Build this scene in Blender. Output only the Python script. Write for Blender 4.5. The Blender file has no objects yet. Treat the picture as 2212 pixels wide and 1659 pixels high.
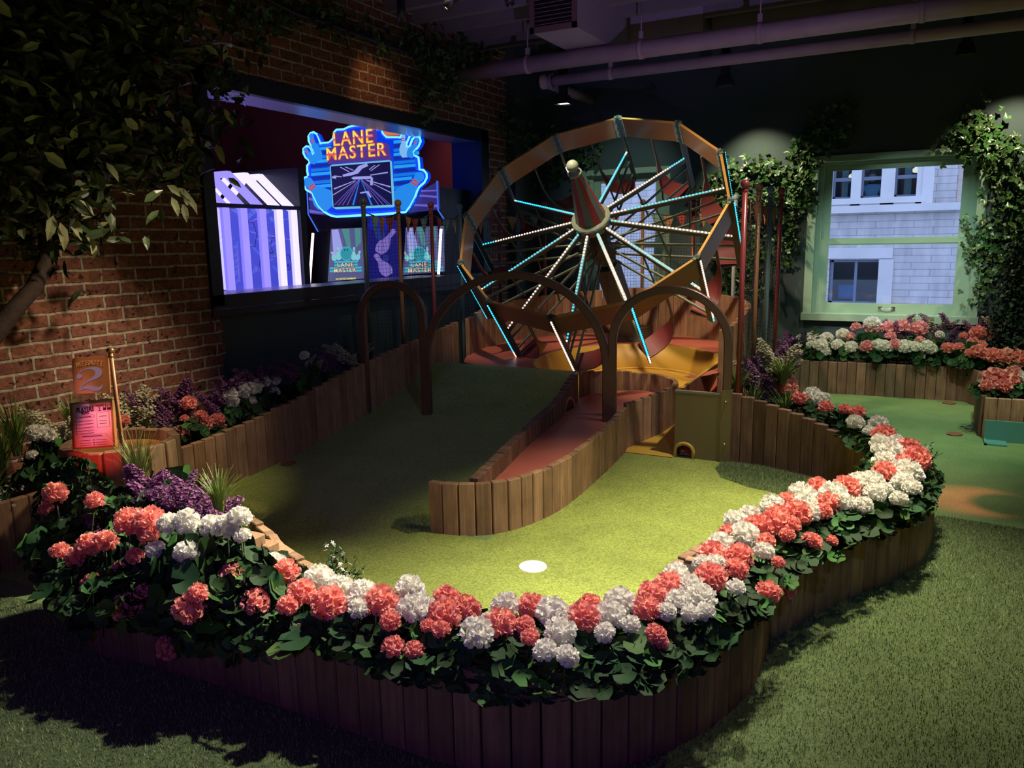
import bpy, math, random
import numpy as np
from mathutils import Vector, Matrix

random.seed(7); RNG = np.random.default_rng(7)
C = bpy.context.scene.collection
sc = bpy.context.scene
PI = math.pi

# ------------------------------------------------------------------ camera
FPX, CX, CY, CAMH = 1688.62, 1106.0, 829.5, 1.5
def cam_basis(yaw, pitch, roll):
    cy, sy = math.cos(yaw), math.sin(yaw)
    fw = np.array([-sy*math.cos(pitch), cy*math.cos(pitch), -math.sin(pitch)])
    r0 = np.array([cy, sy, 0.0]); u0 = np.cross(r0, fw)
    c, s = math.cos(roll), math.sin(roll)
    return np.stack([c*r0+s*u0, -s*r0+c*u0, -fw], 1)
CB = cam_basis(0.4897997, 0.18034, -0.0180846)
cd = bpy.data.cameras.new('camera'); cam = bpy.data.objects.new('camera', cd); C.objects.link(cam)
cam.matrix_world = Matrix([[*CB[0], 0], [*CB[1], 0], [*CB[2], CAMH], [0, 0, 0, 1]])
cd.sensor_width = 36; cd.sensor_fit = 'HORIZONTAL'; cd.lens = FPX/2212*36; cd.clip_start = .05; cd.clip_end = 200
sc.camera = cam

# ------------------------------------------------------------------ world, exposure
w = bpy.data.worlds.new('world'); sc.world = w; w.use_nodes = True
w.node_tree.nodes['Background'].inputs[0].default_value = (0.47, 0.62, 1.0, 1)
w.node_tree.nodes['Background'].inputs[1].default_value = 2.15
sc.view_settings.view_transform = 'Standard'; sc.view_settings.look = 'None'
sc.view_settings.gamma = 1; sc.view_settings.use_curve_mapping = False
sc.view_settings.exposure = 0.0

# ------------------------------------------------------------------ lights
def spot(name, loc, aim, energy, col, deg=50, blend=.6, r=.05):
    d = bpy.data.lights.new(name, 'SPOT'); d.energy = energy; d.color = col
    d.spot_size = math.radians(deg); d.spot_blend = blend; d.shadow_soft_size = r
    o = bpy.data.objects.new(name, d); C.objects.link(o); o.location = loc
    o.rotation_euler = (Vector(aim)-Vector(loc)).to_track_quat('-Z', 'Y').to_euler(); return o
def area(name, loc, aim, energy, col, sx=1, sy=1):
    d = bpy.data.lights.new(name, 'AREA'); d.energy = energy; d.color = col; d.shape = 'RECTANGLE'; d.size = sx; d.size_y = sy
    o = bpy.data.objects.new(name, d); C.objects.link(o); o.location = loc
    o.rotation_euler = (Vector(aim)-Vector(loc)).to_track_quat('-Z', 'Y').to_euler(); return o
WARM = (1.0, .80, .52); WARM2 = (1.0, .70, .42)
spot('spot_green', (-0.15, 3.6, 3.38), (-0.85, 3.55, 0), 620, (1, .88, .58), 53, .95)
spot('spot_rim_right', (0.0, 4.0, 3.38), (-0.3, 3.4, .2), 480, (1, .87, .76), 56, .85)
spot('spot_rim_front', (-0.8, 2.75, 3.38), (-1.35, 1.85, .3), 620, (1, .90, .80), 56, .9)
spot('spot_lawn_left', (-0.9, 5.0, 3.38), (-2.8, .8, 0), 1700, (1, .92, .68), 31, .7)
spot('spot_lawn_right', (0.9, 4.4, 3.35), (0.15, 2.0, 0), 80, (1, .90, .62), 66, .9)
spot('spot_wheel', (-2.6, 5.0, 3.4), (-2.0, 7.35, .8), 330, (1, .76, .54), 52, .6)
spot('spot_dish', (-1.3, 5.0, 3.35), (-1.85, 6.6, .3), 200, (1, .80, .46), 32, .6)
spot('spot_salmon', (-3.0, 4.7, 3.4), (-3.25, 6.4, .5), 170, (1, .78, .58), 28, .7)
spot('spot_wall_right', (0.62, 8.02, 3.0), (0.56, 8.6, 1.5), 90, (1, .92, .60), 84, .8, .02)
spot('spot_wall_left', (-1.75, 8.0, 2.95), (-1.55, 8.6, 1.3), 100, (1, .93, .60), 80, .8, .02)
spot('spot_window', (-0.2, 5.6, 3.0), (-0.3, 8.6, 1.3), 260, (.66, 1, .92), 33, .8, .02)
spot('spot_bed_far', (-0.3, 6.4, 3.0), (-0.1, 8.15, .4), 120, (1, .84, .68), 50, .7)
spot('spot_bed_right', (-0.3, 4.9, 3.38), (-0.7, 5.45, .4), 300, (1, .87, .72), 50, .8)
spot('spot_brick_left', (-2.3, 3.1, 2.75), (-4.3, 2.5, .45), 165, (1, .80, .56), 40, .9)
spot('spot_brick_top', (-3.75, 5.4, 3.35), (-4.3, 5.75, 2.55), 9, (1, .60, .28), 62, .8)
spot('spot_bed_left', (-2.5, 3.3, 3.2), (-4.0, 2.95, .4), 160, (1, .82, .60), 34, .8)
spot('spot_end_bush', (-1.9, 3.1, 3.38), (-2.45, 1.95, .45), 170, (1, .87, .74), 24, .8)
spot('spot_red_sign', (-2.1, .5, 2.0), (-3.27, 2.18, .63), 240, (1, .07, .05), 7.5, .6, .02)
spot('spot_pink_heather', (-1.6, 1.3, 2.9), (-2.75, 2.05, .5), 60, (1, .22, .65), 16, .7)
spot('spot_floor_orange', (1.3, 5.6, 3.2), (0.30, 5.0, 0), 800, (1, .15, .13), 11, .9, .02)
spot('spot_floor_teal', (0.6, 6.2, 3.0), (-0.05, 7.0, 0), 130, (.42, 1, .70), 66, .8)
spot('spot_floor_warm', (0.7, 4.6, 3.3), (0.6, 5.4, 0), 50, (1, .92, .6), 60, .8)
spot('fill_purple', (0.0, -1.2, 2.0), (-1.6, 1.7, .1), 70, (.30, .14, 1), 56, .9, .05)  # added purple fill from behind the camera, tints the front planks
spot('fill_ceiling', (1.0, 1.2, .3), (-1.3, 5.0, 3.7), 330, (.50, .36, 1), 46, .8, .02)  # added uplight fill out of view, brightens joists and pipes
spot('spot_box', (0.5, 5.3, 3.38), (0.6, 6.75, .4), 190, (1, .84, .70), 34, .8)
spot('fill_room', (1.0, 0.8, 3.4), (-1.9, 5.3, 0.2), 85, (.38, .60, 1), 62, 1, .02)  # added bluish fill for the whole room, no known fixture
spot('spot_flag', (-2.7, .7, 2.5), (-3.12, 2.06, .97), 100, (1, .60, .42), 8, .6, .02)
spot('spot_poles', (-2.3, 3.7, 3.3), (-3.95, 5.6, 1.45), 75, (1, .82, .60), 30, .9)
spot('spot_window_small', (-2.3, 6.6, 3.0), (-3.1, 8.6, 2.0), 55, (.75, 1, .88), 40, .9, .02)
spot('spot_menu', (-2.5, .6, 2.2), (-3.24, 2.12, .78), 110, (1, .38, .85), 7, 1, .02)

# ------------------------------------------------------------------ pixel -> place (on known surfaces)
def ray(px, py): return CB @ np.array([(px-CX)/FPX, -(py-CY)/FPX, -1.0])
O0 = np.array([0, 0, CAMH])
def G(px, py, z=0.0): d = ray(px, py); return O0 + (z-CAMH)/d[2]*d
def WX(px, py, x): d = ray(px, py); return O0 + x/d[0]*d
def WY(px, py, y): d = ray(px, py); return O0 + y/d[1]*d
def depth(p): return float(-(CB.T @ (np.array(p)-O0))[2])

# ------------------------------------------------------------------ mesh builder
class MB:
    def __init__(s): s.V = []; s.F = []; s.n = 0
    def add(s, v, f, m=0, smooth=False):
        v = np.asarray(v, float).reshape(-1, 3)
        for q in f if isinstance(f, list) and len(f) and isinstance(f[0], np.ndarray) else [np.asarray(f)]:
            s.F.append((q+s.n, m, smooth))
        s.V.append(v); s.n += len(v)
    def faces(s, v, fl, m=0, smooth=False):
        by = {}
        for f in fl: by.setdefault(len(f), []).append(f)
        s.add(v, [np.array(x) for x in by.values()], m, smooth)
    def mesh(s, name, mats):
        me = bpy.data.meshes.new(name)
        V = np.concatenate(s.V); me.vertices.add(len(V)); me.vertices.foreach_set('co', V.astype(np.float32).ravel())
        loops = np.concatenate([q.ravel() for q, _, _ in s.F]); cnt = np.concatenate([np.full(len(q), q.shape[1]) for q, _, _ in s.F])
        me.loops.add(len(loops)); me.loops.foreach_set('vertex_index', loops.astype(np.int32))
        me.polygons.add(len(cnt)); me.polygons.foreach_set('loop_start', (np.cumsum(cnt)-cnt).astype(np.int32))
        try: me.polygons.foreach_set('loop_total', cnt.astype(np.int32))
        except Exception: pass
        me.polygons.foreach_set('material_index', np.concatenate([np.full(len(q), m) for q, m, _ in s.F]).astype(np.int32))
        me.polygons.foreach_set('use_smooth', np.concatenate([np.full(len(q), sm) for q, _, sm in s.F]))
        for m in mats if isinstance(mats, (list, tuple)) else [mats]: me.materials.append(m)
        me.update(calc_edges=True); return me
    def obj(s, name, mats, parent=None, loc=None):
        o = bpy.data.objects.new(name, s.mesh(name, mats)); C.objects.link(o)
        if parent is not None: o.parent = parent
        if loc is not None: o.location = loc
        return o
BOXF = [(0, 3, 2, 1), (4, 5, 6, 7), (0, 1, 5, 4), (1, 2, 6, 5), (2, 3, 7, 6), (3, 0, 4, 7)]
def box(b, c, s, m=0, R=None):
    x, y, z = s[0]/2, s[1]/2, s[2]/2
    v = np.array([(-x, -y, -z), (x, -y, -z), (x, y, -z), (-x, y, -z), (-x, -y, z), (x, -y, z), (x, y, z), (-x, y, z)])
    if R is not None: v = v @ np.asarray(R).T
    b.add(v+np.array(c), np.array(BOXF), m)
def box2(b, lo, hi, m=0): lo, hi = np.array(lo, float), np.array(hi, float); box(b, (lo+hi)/2, np.abs(hi-lo), m)
def bbox_(b, c, s, bev=.01, m=0, R=None):
    """box with chamfered vertical and top edges"""
    x, y, z = s[0]/2, s[1]/2, s[2]/2; e = bev
    ring = [(-x+e, -y), (x-e, -y), (x, -y+e), (x, y-e), (x-e, y), (-x+e, y), (-x, y-e), (-x, -y+e)]
    top = [(px*(1-e/max(x, 1e-6)), py*(1-e/max(y, 1e-6))) for px, py in ring]
    v = np.array([(p[0], p[1], -z) for p in ring]+[(p[0], p[1], z-e) for p in ring]+[(p[0], p[1], z) for p in top])
    if R is not None: v = v @ np.asarray(R).T
    fl = [(i, (i+1) % 8, 8+(i+1) % 8, 8+i) for i in range(8)]+[(8+i, 8+(i+1) % 8, 16+(i+1) % 8, 16+i) for i in range(8)]
    b.faces(v+np.array(c), fl+[tuple(range(16, 24)), tuple(range(7, -1, -1))], m)
def frame_along(d, up=(0, 0, 1)):
    d = np.asarray(d, float); d = d/np.linalg.norm(d); up = np.asarray(up, float)
    a = np.cross(up, d)
    if np.linalg.norm(a) < 1e-5: a = np.cross((1, 0, 0), d)
    a /= np.linalg.norm(a); return a, np.cross(d, a), d
def tube(b, pts, r, seg=8, m=0, cap=True, smooth=True, up=(0, 0, 1), sec=None):
    """sweep a circle (or the section SEC of (x, y) pairs) along PTS; r number or list"""
    P = [np.asarray(p, float) for p in pts]; n = len(P); rr = [r]*n if np.isscalar(r) else r
    if sec is None: sec = [(math.cos(2*PI*i/seg), math.sin(2*PI*i/seg)) for i in range(seg)]
    k = len(sec); V = []
    for i in range(n):
        d = P[min(i+1, n-1)]-P[max(i-1, 0)]; a, c, _ = frame_along(d, up)
        V += [P[i]+rr[i]*(s[0]*a+s[1]*c) for s in sec]
    fl = [(i*k+j, i*k+(j+1) % k, (i+1)*k+(j+1) % k, (i+1)*k+j) for i in range(n-1) for j in range(k)]
    if cap: fl += [tuple(range(k-1, -1, -1)), tuple(range((n-1)*k, n*k))]
    b.faces(V, fl, m, smooth)
def bar(b, p, q, wa, wb, m=0, up=(0, 0, 1)):
    tube(b, [p, q], 1, sec=[(-wa/2, -wb/2), (wa/2, -wb/2), (wa/2, wb/2), (-wa/2, wb/2)], m=m, smooth=False, up=up)
def lathe(b, prof, seg=24, c=(0, 0, 0), axis=(0, 0, 1), m=0, smooth=True, ms=None):
    a, e, d = frame_along(axis, (0, 1, 0) if abs(axis[2]) > .9 else (0, 0, 1)); c = np.asarray(c, float); V = []
    for r, h in prof: V += [c+h*d+r*(math.cos(2*PI*j/seg)*a+math.sin(2*PI*j/seg)*e) for j in range(seg)]
    for i in range(len(prof)-1):
        pass
    V = np.array(V); n = len(prof)
    for i in range(n-1):
        fl = [(i*seg+j, i*seg+(j+1) % seg, (i+1)*seg+(j+1) % seg, (i+1)*seg+j) for j in range(seg)]
        if ms: 
            for j, f in enumerate(fl): b.faces(V[list(f)], [(0, 1, 2, 3)], ms(i, j), smooth)
        elif i == 0: b.faces(V, [(i*seg+j, i*seg+(j+1) % seg, (i+1)*seg+(j+1) % seg, (i+1)*seg+j) for i in range(n-1) for j in range(seg)], m, smooth)
def ball(b, c, r, m=0, seg=16, rings=8, sz=1):
    lathe(b, [(r*math.sin(PI*i/rings)+1e-5, -r*sz*math.cos(PI*i/rings)) for i in range(rings+1)], seg, c, (0, 0, 1), m)
def prism(b, poly, o, ax, ay, t, m=0):
    """flat outline POLY (x, y) in the frame O + x*ax + y*ay, thickness t along ax x ay"""
    from mathutils.geometry import tessellate_polygon
    o, ax, ay = (np.asarray(q, float) for q in (o, ax, ay)); nz = np.cross(ax, ay); nz /= np.linalg.norm(nz); n = len(poly)
    f0 = [o+x*ax+y*ay for x, y in poly]; V = f0+[p+nz*t for p in f0]
    tr = tessellate_polygon([[Vector((x, y, 0)) for x, y in poly]])
    tri = [tuple(t_) for t_ in tr]
    fl = [t_[::-1] for t_ in tri]+[tuple(i+n for i in t_) for t_ in tri]+[(i, (i+1) % n, n+(i+1) % n, n+i) for i in range(n)]
    b.faces(V, fl, m)
def circ(cx, cy, rx, ry=None, n=24, a0=0, a1=2*PI):
    ry = rx if ry is None else ry; full = abs(a1-a0-2*PI) < 1e-6
    return [(cx+rx*math.cos(a0+(a1-a0)*i/(n if full else n-1)), cy+ry*math.sin(a0+(a1-a0)*i/(n if full else n-1))) for i in range(n)]

# ------------------------------------------------------------------ objects
def setp(o, label=None, cat=None, group=None, kind=None):
    if label: o['label'] = label
    if cat: o['category'] = cat
    if group: o['group'] = group
    if kind: o['kind'] = kind
    return o
def thing(name, label, cat, loc=(0, 0, 0), group=None, rz=0):
    o = bpy.data.objects.new(name, None); C.objects.link(o); o.location = loc; o.rotation_euler = (0, 0, rz); o.empty_display_size = .05
    return setp(o, label, cat, group)
def struct(name, b, m): return setp(b.obj(name, m), kind='structure')
def text(name, body, size, o, ax, ay, mat, parent=None, ext=.001, bold=0.0, align='CENTER', sx=1.0):
    cu = bpy.data.curves.new(name, 'FONT'); cu.body = body; cu.size = size; cu.extrude = ext; cu.offset = bold
    cu.space_character = 1.14; cu.align_x = align; cu.align_y = 'CENTER'; cu.materials.append(mat); cu.resolution_u = 3
    tmp = bpy.data.objects.new(name, cu); C.objects.link(tmp); me = bpy.data.meshes.new_from_object(tmp.evaluated_get(bpy.context.evaluated_depsgraph_get()))
    bpy.data.objects.remove(tmp); me.name = name; me.use_auto_texspace = True; t = bpy.data.objects.new(name, me); C.objects.link(t)
    ax = Vector(ax).normalized(); ay = Vector(ay); ay = (ay-ax*ay.dot(ax)).normalized(); az = ax.cross(ay)
    M = Matrix([[ax[i]*sx, ay[i], az[i], o[i]] for i in range(3)]+[[0, 0, 0, 1]])
    if parent is not None:
        t.parent = parent; t.matrix_parent_inverse = Matrix.Identity(4); M = Matrix.Translation(-Vector(parent.location)) @ M
    t.matrix_local = M; return t

# ------------------------------------------------------------------ materials
MATS = {}
def nodes(m): return m.node_tree.nodes, m.node_tree.links
def pm(name, col, rough=.6, metal=0.0, emit=None, es=0.0, spec=.5, noise=0, nscale=20, bump=0, bscale=60, coat=0, vary=0, trans=0):
    if name in MATS: return MATS[name]
    m = bpy.data.materials.new(name); m.use_nodes = True; N, L = nodes(m); p = N['Principled BSDF']
    p.inputs['Base Color'].default_value = (*col, 1); p.inputs['Roughness'].default_value = rough; p.inputs['Metallic'].default_value = metal
    p.inputs['Specular IOR Level'].default_value = spec; p.inputs['Coat Weight'].default_value = coat
    if emit: p.inputs['Emission Color'].default_value = (*emit, 1); p.inputs['Emission Strength'].default_value = es
    if noise or vary:
        hsv = N.new('ShaderNodeHueSaturation'); hsv.inputs['Color'].default_value = (*col, 1); L.new(hsv.outputs[0], p.inputs['Base Color'])
        mp = N.new('ShaderNodeMapRange'); mp.inputs[3].default_value = 1-(noise or vary); mp.inputs[4].default_value = 1+(noise or vary); L.new(mp.outputs[0], hsv.inputs['Value'])
        if noise:
            tc = N.new('ShaderNodeTexCoord'); nz = N.new('ShaderNodeTexNoise'); nz.inputs['Scale'].default_value = nscale; nz.inputs['Detail'].default_value = 4
            L.new(tc.outputs['Object'], nz.inputs['Vector']); L.new(nz.outputs[0], mp.inputs[0]); mp.inputs[1].default_value = .3; mp.inputs[2].default_value = .7
        else:
            g = N.new('ShaderNodeNewGeometry'); L.new(g.outputs['Random Per Island'], mp.inputs[0])
            mh = N.new('ShaderNodeMapRange'); mh.inputs[3].default_value = .5-vary*.07; mh.inputs[4].default_value = .5+vary*.07
            L.new(g.outputs['Random Per Island'], mh.inputs[0]); L.new(mh.outputs[0], hsv.inputs['Hue'])
    if bump:
        tc = N.new('ShaderNodeTexCoord'); nz = N.new('ShaderNodeTexNoise'); nz.inputs['Scale'].default_value = bscale; nz.inputs['Detail'].default_value = 5
        bp = N.new('ShaderNodeBump'); bp.inputs['Strength'].default_value = bump; bp.inputs['Distance'].default_value = .01
        L.new(tc.outputs['Object'], nz.inputs['Vector']); L.new(nz.outputs[0], bp.inputs['Height']); L.new(bp.outputs[0], p.inputs['Normal'])
    if trans: p.inputs['Transmission Weight'].default_value = trans
    MATS[name] = m; return m
def wood(name, col, dark=.62):
    m = bpy.data.materials.new(name); m.use_nodes = True; N, L = nodes(m); p = N['Principled BSDF']; p.inputs['Roughness'].default_value = .72
    p.inputs['Specular IOR Level'].default_value = .25
    tc = N.new('ShaderNodeTexCoord'); g = N.new('ShaderNodeNewGeometry')
    off = N.new('ShaderNodeVectorMath'); off.operation = 'ADD'
    sc_ = N.new('ShaderNodeVectorMath'); sc_.operation = 'SCALE'; sc_.inputs[0].default_value = (17, 9, 5); L.new(g.outputs['Random Per Island'], sc_.inputs[3])
    L.new(tc.outputs['Object'], off.inputs[0]); L.new(sc_.outputs[0], off.inputs[1])
    mp = N.new('ShaderNodeMapping'); mp.inputs['Scale'].default_value = (60, 60, 3.0); L.new(off.outputs[0], mp.inputs['Vector'])
    nz = N.new('ShaderNodeTexNoise'); nz.inputs['Scale'].default_value = 1.0; nz.inputs['Detail'].default_value = 6; nz.inputs['Distortion'].default_value = .6; L.new(mp.outputs[0], nz.inputs['Vector'])
    mp2 = N.new('ShaderNodeMapping'); mp2.inputs['Scale'].default_value = (12, 12, 8); L.new(off.outputs[0], mp2.inputs['Vector'])
    n2 = N.new('ShaderNodeTexNoise'); n2.inputs['Scale'].default_value = 1; n2.inputs['Detail'].default_value = 3; L.new(mp2.outputs[0], n2.inputs['Vector'])
    r = N.new('ShaderNodeValToRGB'); r.color_ramp.elements[0].position = .3; r.color_ramp.elements[1].position = .72
    r.color_ramp.elements[0].color = (*[c*dark for c in col], 1); r.color_ramp.elements[1].color = (*col, 1); L.new(nz.outputs[0], r.inputs[0])
    hs = N.new('ShaderNodeHueSaturation'); L.new(r.outputs[0], hs.inputs['Color'])
    a = N.new('ShaderNodeMapRange'); a.inputs[3].default_value = .72; a.inputs[4].default_value = 1.22; L.new(g.outputs['Random Per Island'], a.inputs[0])
    b_ = N.new('ShaderNodeMath'); b_.operation = 'MULTIPLY'; L.new(a.outputs[0], b_.inputs[0])
    c_ = N.new('ShaderNodeMapRange'); c_.inputs[1].default_value = .3; c_.inputs[2].default_value = .7; c_.inputs[3].default_value = .8; c_.inputs[4].default_value = 1.15; L.new(n2.outputs[0], c_.inputs[0])
    L.new(c_.outputs[0], b_.inputs[1]); L.new(b_.outputs[0], hs.inputs['Value']); L.new(hs.outputs[0], p.inputs['Base Color'])
    bp = N.new('ShaderNodeBump'); bp.inputs['Strength'].default_value = .35; bp.inputs['Distance'].default_value = .004; L.new(nz.outputs[0], bp.inputs['Height']); L.new(bp.outputs[0], p.inputs['Normal'])
    return m
def brick_mat():
    m = bpy.data.materials.new('red_brick'); m.use_nodes = True; N, L = nodes(m); p = N['Principled BSDF']; p.inputs['Roughness'].default_value = .85; p.inputs['Specular IOR Level'].default_value = .2
    tc = N.new('ShaderNodeTexCoord'); sp = N.new('ShaderNodeSeparateXYZ'); L.new(tc.outputs['Object'], sp.inputs[0])
    cb = N.new('ShaderNodeCombineXYZ'); L.new(sp.outputs[1], cb.inputs[0]); L.new(sp.outputs[2], cb.inputs[1])
    nz = N.new('ShaderNodeTexNoise'); nz.inputs['Scale'].default_value = 9; nz.inputs['Detail'].default_value = 6; nz.inputs['Roughness'].default_value = .7; L.new(tc.outputs['Object'], nz.inputs['Vector'])
    sub = N.new('ShaderNodeVectorMath'); sub.operation = 'SUBTRACT'; sub.inputs[1].default_value = (.5, .5, .5); L.new(nz.outputs['Color'], sub.inputs[0])
    scl = N.new('ShaderNodeVectorMath'); scl.operation = 'SCALE'; scl.inputs[3].default_value = .022; L.new(sub.outputs[0], scl.inputs[0])
    ad = N.new('ShaderNodeVectorMath'); L.new(cb.outputs[0], ad.inputs[0]); L.new(scl.outputs[0], ad.inputs[1])
    br = N.new('ShaderNodeTexBrick'); br.inputs['Scale'].default_value = 1; br.inputs['Brick Width'].default_value = .228; br.inputs['Row Height'].default_value = .0768
    br.inputs['Mortar Size'].default_value = .009; br.inputs['Mortar Smooth'].default_value = .35; br.inputs['Bias'].default_value = -.1; br.offset = .5
    br.inputs['Color1'].default_value = (.26, .10, .062, 1); br.inputs['Color2'].default_value = (.17, .068, .05, 1); br.inputs['Mortar'].default_value = (.44, .37, .27, 1)
    L.new(ad.outputs[0], br.inputs['Vector'])
    n2 = N.new('ShaderNodeTexNoise'); n2.inputs['Scale'].default_value = 45; n2.inputs['Detail'].default_value = 6; L.new(tc.outputs['Object'], n2.inputs['Vector'])
    n3 = N.new('ShaderNodeTexNoise'); n3.inputs['Scale'].default_value = 28; n3.inputs['Detail'].default_value = 2; L.new(tc.outputs['Object'], n3.inputs['Vector'])
    pit = N.new('ShaderNodeMapRange'); pit.inputs[1].default_value = .30; pit.inputs[2].default_value = .36; pit.inputs[3].default_value = .25; pit.inputs[4].default_value = 1; L.new(n3.outputs[0], pit.inputs[0])
    mr = N.new('ShaderNodeMapRange'); mr.inputs[1].default_value = .3; mr.inputs[2].default_value = .7; mr.inputs[3].default_value = .65; mr.inputs[4].default_value = 1.3; L.new(n2.outputs[0], mr.inputs[0])
    mu = N.new('ShaderNodeMath'); mu.operation = 'MULTIPLY'; L.new(pit.outputs[0], mu.inputs[0]); L.new(mr.outputs[0], mu.inputs[1])
    hs = N.new('ShaderNodeHueSaturation'); L.new(br.outputs['Color'], hs.inputs['Color']); L.new(mu.outputs[0], hs.inputs['Value']); L.new(hs.outputs[0], p.inputs['Base Color'])
    h = N.new('ShaderNodeMath'); h.operation = 'MULTIPLY_ADD'; h.inputs[1].default_value = -.9; L.new(br.outputs['Fac'], h.inputs[0])
    h2 = N.new('ShaderNodeMath'); h2.operation = 'MULTIPLY'; h2.inputs[1].default_value = .55; L.new(mu.outputs[0], h2.inputs[0]); L.new(h2.outputs[0], h.inputs[2])
    bp = N.new('ShaderNodeBump'); bp.inputs['Strength'].default_value = .9; bp.inputs['Distance'].default_value = .012; L.new(h.outputs[0], bp.inputs['Height']); L.new(bp.outputs[0], p.inputs['Normal'])
    return m
def turf_mat(name, c1, c2, scale, bump=.6):
    m = bpy.data.materials.new(name); m.use_nodes = True; N, L = nodes(m); p = N['Principled BSDF']; p.inputs['Roughness'].default_value = .8; p.inputs['Specular IOR Level'].default_value = .25
    p.inputs['Sheen Weight'].default_value = .15
    tc = N.new('ShaderNodeTexCoord'); nz = N.new('ShaderNodeTexNoise'); nz.inputs['Scale'].default_value = scale; nz.inputs['Detail'].default_value = 3; nz.inputs['Roughness'].default_value = .75; L.new(tc.outputs['Object'], nz.inputs['Vector'])
    n2 = N.new('ShaderNodeTexNoise'); n2.inputs['Scale'].default_value = 5; L.new(tc.outputs['Object'], n2.inputs['Vector'])
    r = N.new('ShaderNodeValToRGB'); r.color_ramp.elements[0].position = .36; r.color_ramp.elements[1].position = .64
    r.color_ramp.elements[0].color = (*c1, 1); r.color_ramp.elements[1].color = (*c2, 1); L.new(nz.outputs[0], r.inputs[0])
    hs = N.new('ShaderNodeHueSaturation'); mr = N.new('ShaderNodeMapRange'); mr.inputs[1].default_value = .3; mr.inputs[2].default_value = .7; mr.inputs[3].default_value = .9; mr.inputs[4].default_value = 1.1
    L.new(n2.outputs[0], mr.inputs[0]); L.new(mr.outputs[0], hs.inputs['Value']); L.new(r.outputs[0], hs.inputs['Color']); L.new(hs.outputs[0], p.inputs['Base Color'])
    bp = N.new('ShaderNodeBump'); bp.inputs['Strength'].default_value = bump; bp.inputs['Distance'].default_value = .006; L.new(nz.outputs[0], bp.inputs['Height']); L.new(bp.outputs[0], p.inputs['Normal'])
    return m
def emis(name, col, s):
    if name in MATS: return MATS[name]
    m = bpy.data.materials.new(name); m.use_nodes = True; N, L = nodes(m); p = N['Principled BSDF']
    p.inputs['Base Color'].default_value = (*[c*.2 for c in col], 1); p.inputs['Emission Color'].default_value = (*col, 1); p.inputs['Emission Strength'].default_value = s
    MATS[name] = m; return m
def glass_mat(name, tint=(.95, .97, 1), fac=.06):
    m = bpy.data.materials.new(name); m.use_nodes = True; N, L = nodes(m)
    for n in list(N): 
        if n.type == 'BSDF_PRINCIPLED': N.remove(n)
    t = N.new('ShaderNodeBsdfTransparent'); t.inputs[0].default_value = (*tint, 1); g = N.new('ShaderNodeBsdfGlossy'); g.inputs['Roughness'].default_value = .02
    f = N.new('ShaderNodeFresnel'); ge = N.new('ShaderNodeNewGeometry'); io = N.new('ShaderNodeMapRange'); io.inputs[3].default_value = 1.45; io.inputs[4].default_value = 1/1.45; L.new(ge.outputs['Backfacing'], io.inputs[0]); L.new(io.outputs[0], f.inputs[0]); mx = N.new('ShaderNodeMixShader'); L.new(f.outputs[0], mx.inputs[0]); L.new(t.outputs[0], mx.inputs[1]); L.new(g.outputs[0], mx.inputs[2])
    L.new(mx.outputs[0], N['Material Output'].inputs[0]); return m
M_BRICK = brick_mat()
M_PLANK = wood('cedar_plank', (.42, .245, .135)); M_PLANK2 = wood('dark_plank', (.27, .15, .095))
M_GREEN = turf_mat('putting_turf', (.12, .18, .022), (.38, .44, .085), 120)
M_FLOOR = turf_mat('floor_turf', (.08, .16, .045), (.25, .36, .12), 120)
M_LAWN = turf_mat('lawn_base', (.03, .055, .012), (.09, .13, .035), 120, 1)
M_PAINT = pm('dark_green_paint', (.055, .082, .082), .55, noise=.06, nscale=3)
M_CEIL = pm('ceiling_paint', (.21, .18, .19), .7, noise=.1, nscale=4)
M_PIPE = pm('pipe_paint', (.42, .30, .32), .5, noise=.08, nscale=8)
M_BLACK = pm('black_metal', (.012, .012, .015), .4)
M_FRAME = pm('black_steel', (.012, .014, .024), .35)
M_TEAL = pm('teal_bracket', (.20, .34, .34), .45)
M_STRUT = pm('sage_green_metal', (.16, .22, .17), .45)
M_STRUTD = pm('dark_green_metal', (.07, .095, .075), .45)
M_RIM = pm('copper_panel', (.42, .235, .115), .35, metal=.35, bump=.03, bscale=200)
M_RIME = pm('orange_edge', (.62, .33, .08), .45)
M_SALMON = pm('salmon_floor', (.56, .15, .105), .42, noise=.07, nscale=6, bump=.05, bscale=150)
M_YEL = pm('yellow_floor', (.60, .36, .055), .42, bump=.08, bscale=240)
M_OLIVE = pm('olive_gold_metal', (.24, .18, .09), .45, metal=.2)
M_ARCH = pm('bronze_arch', (.15, .09, .062), .38, metal=.4)
M_SOIL = pm('soil', (.015, .012, .009), .9)

# ------------------------------------------------------------------ room
def grid_wall(b, xs, ys, fn, skip=()):
    for i in range(len(xs)-1):
        for j in range(len(ys)-1):
            if (i, j) in skip: continue
            b.add([fn(xs[i], ys[j]), fn(xs[i+1], ys[j]), fn(xs[i+1], ys[j+1]), fn(xs[i], ys[j+1])], [(0, 1, 2, 3)])
XL, YF, ZC = -4.3, 8.6, 3.72
b = MB(); box2(b, (-9, -3, -.1), (4, 8.9, 0)); struct('floor', b, M_FLOOR)
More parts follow.
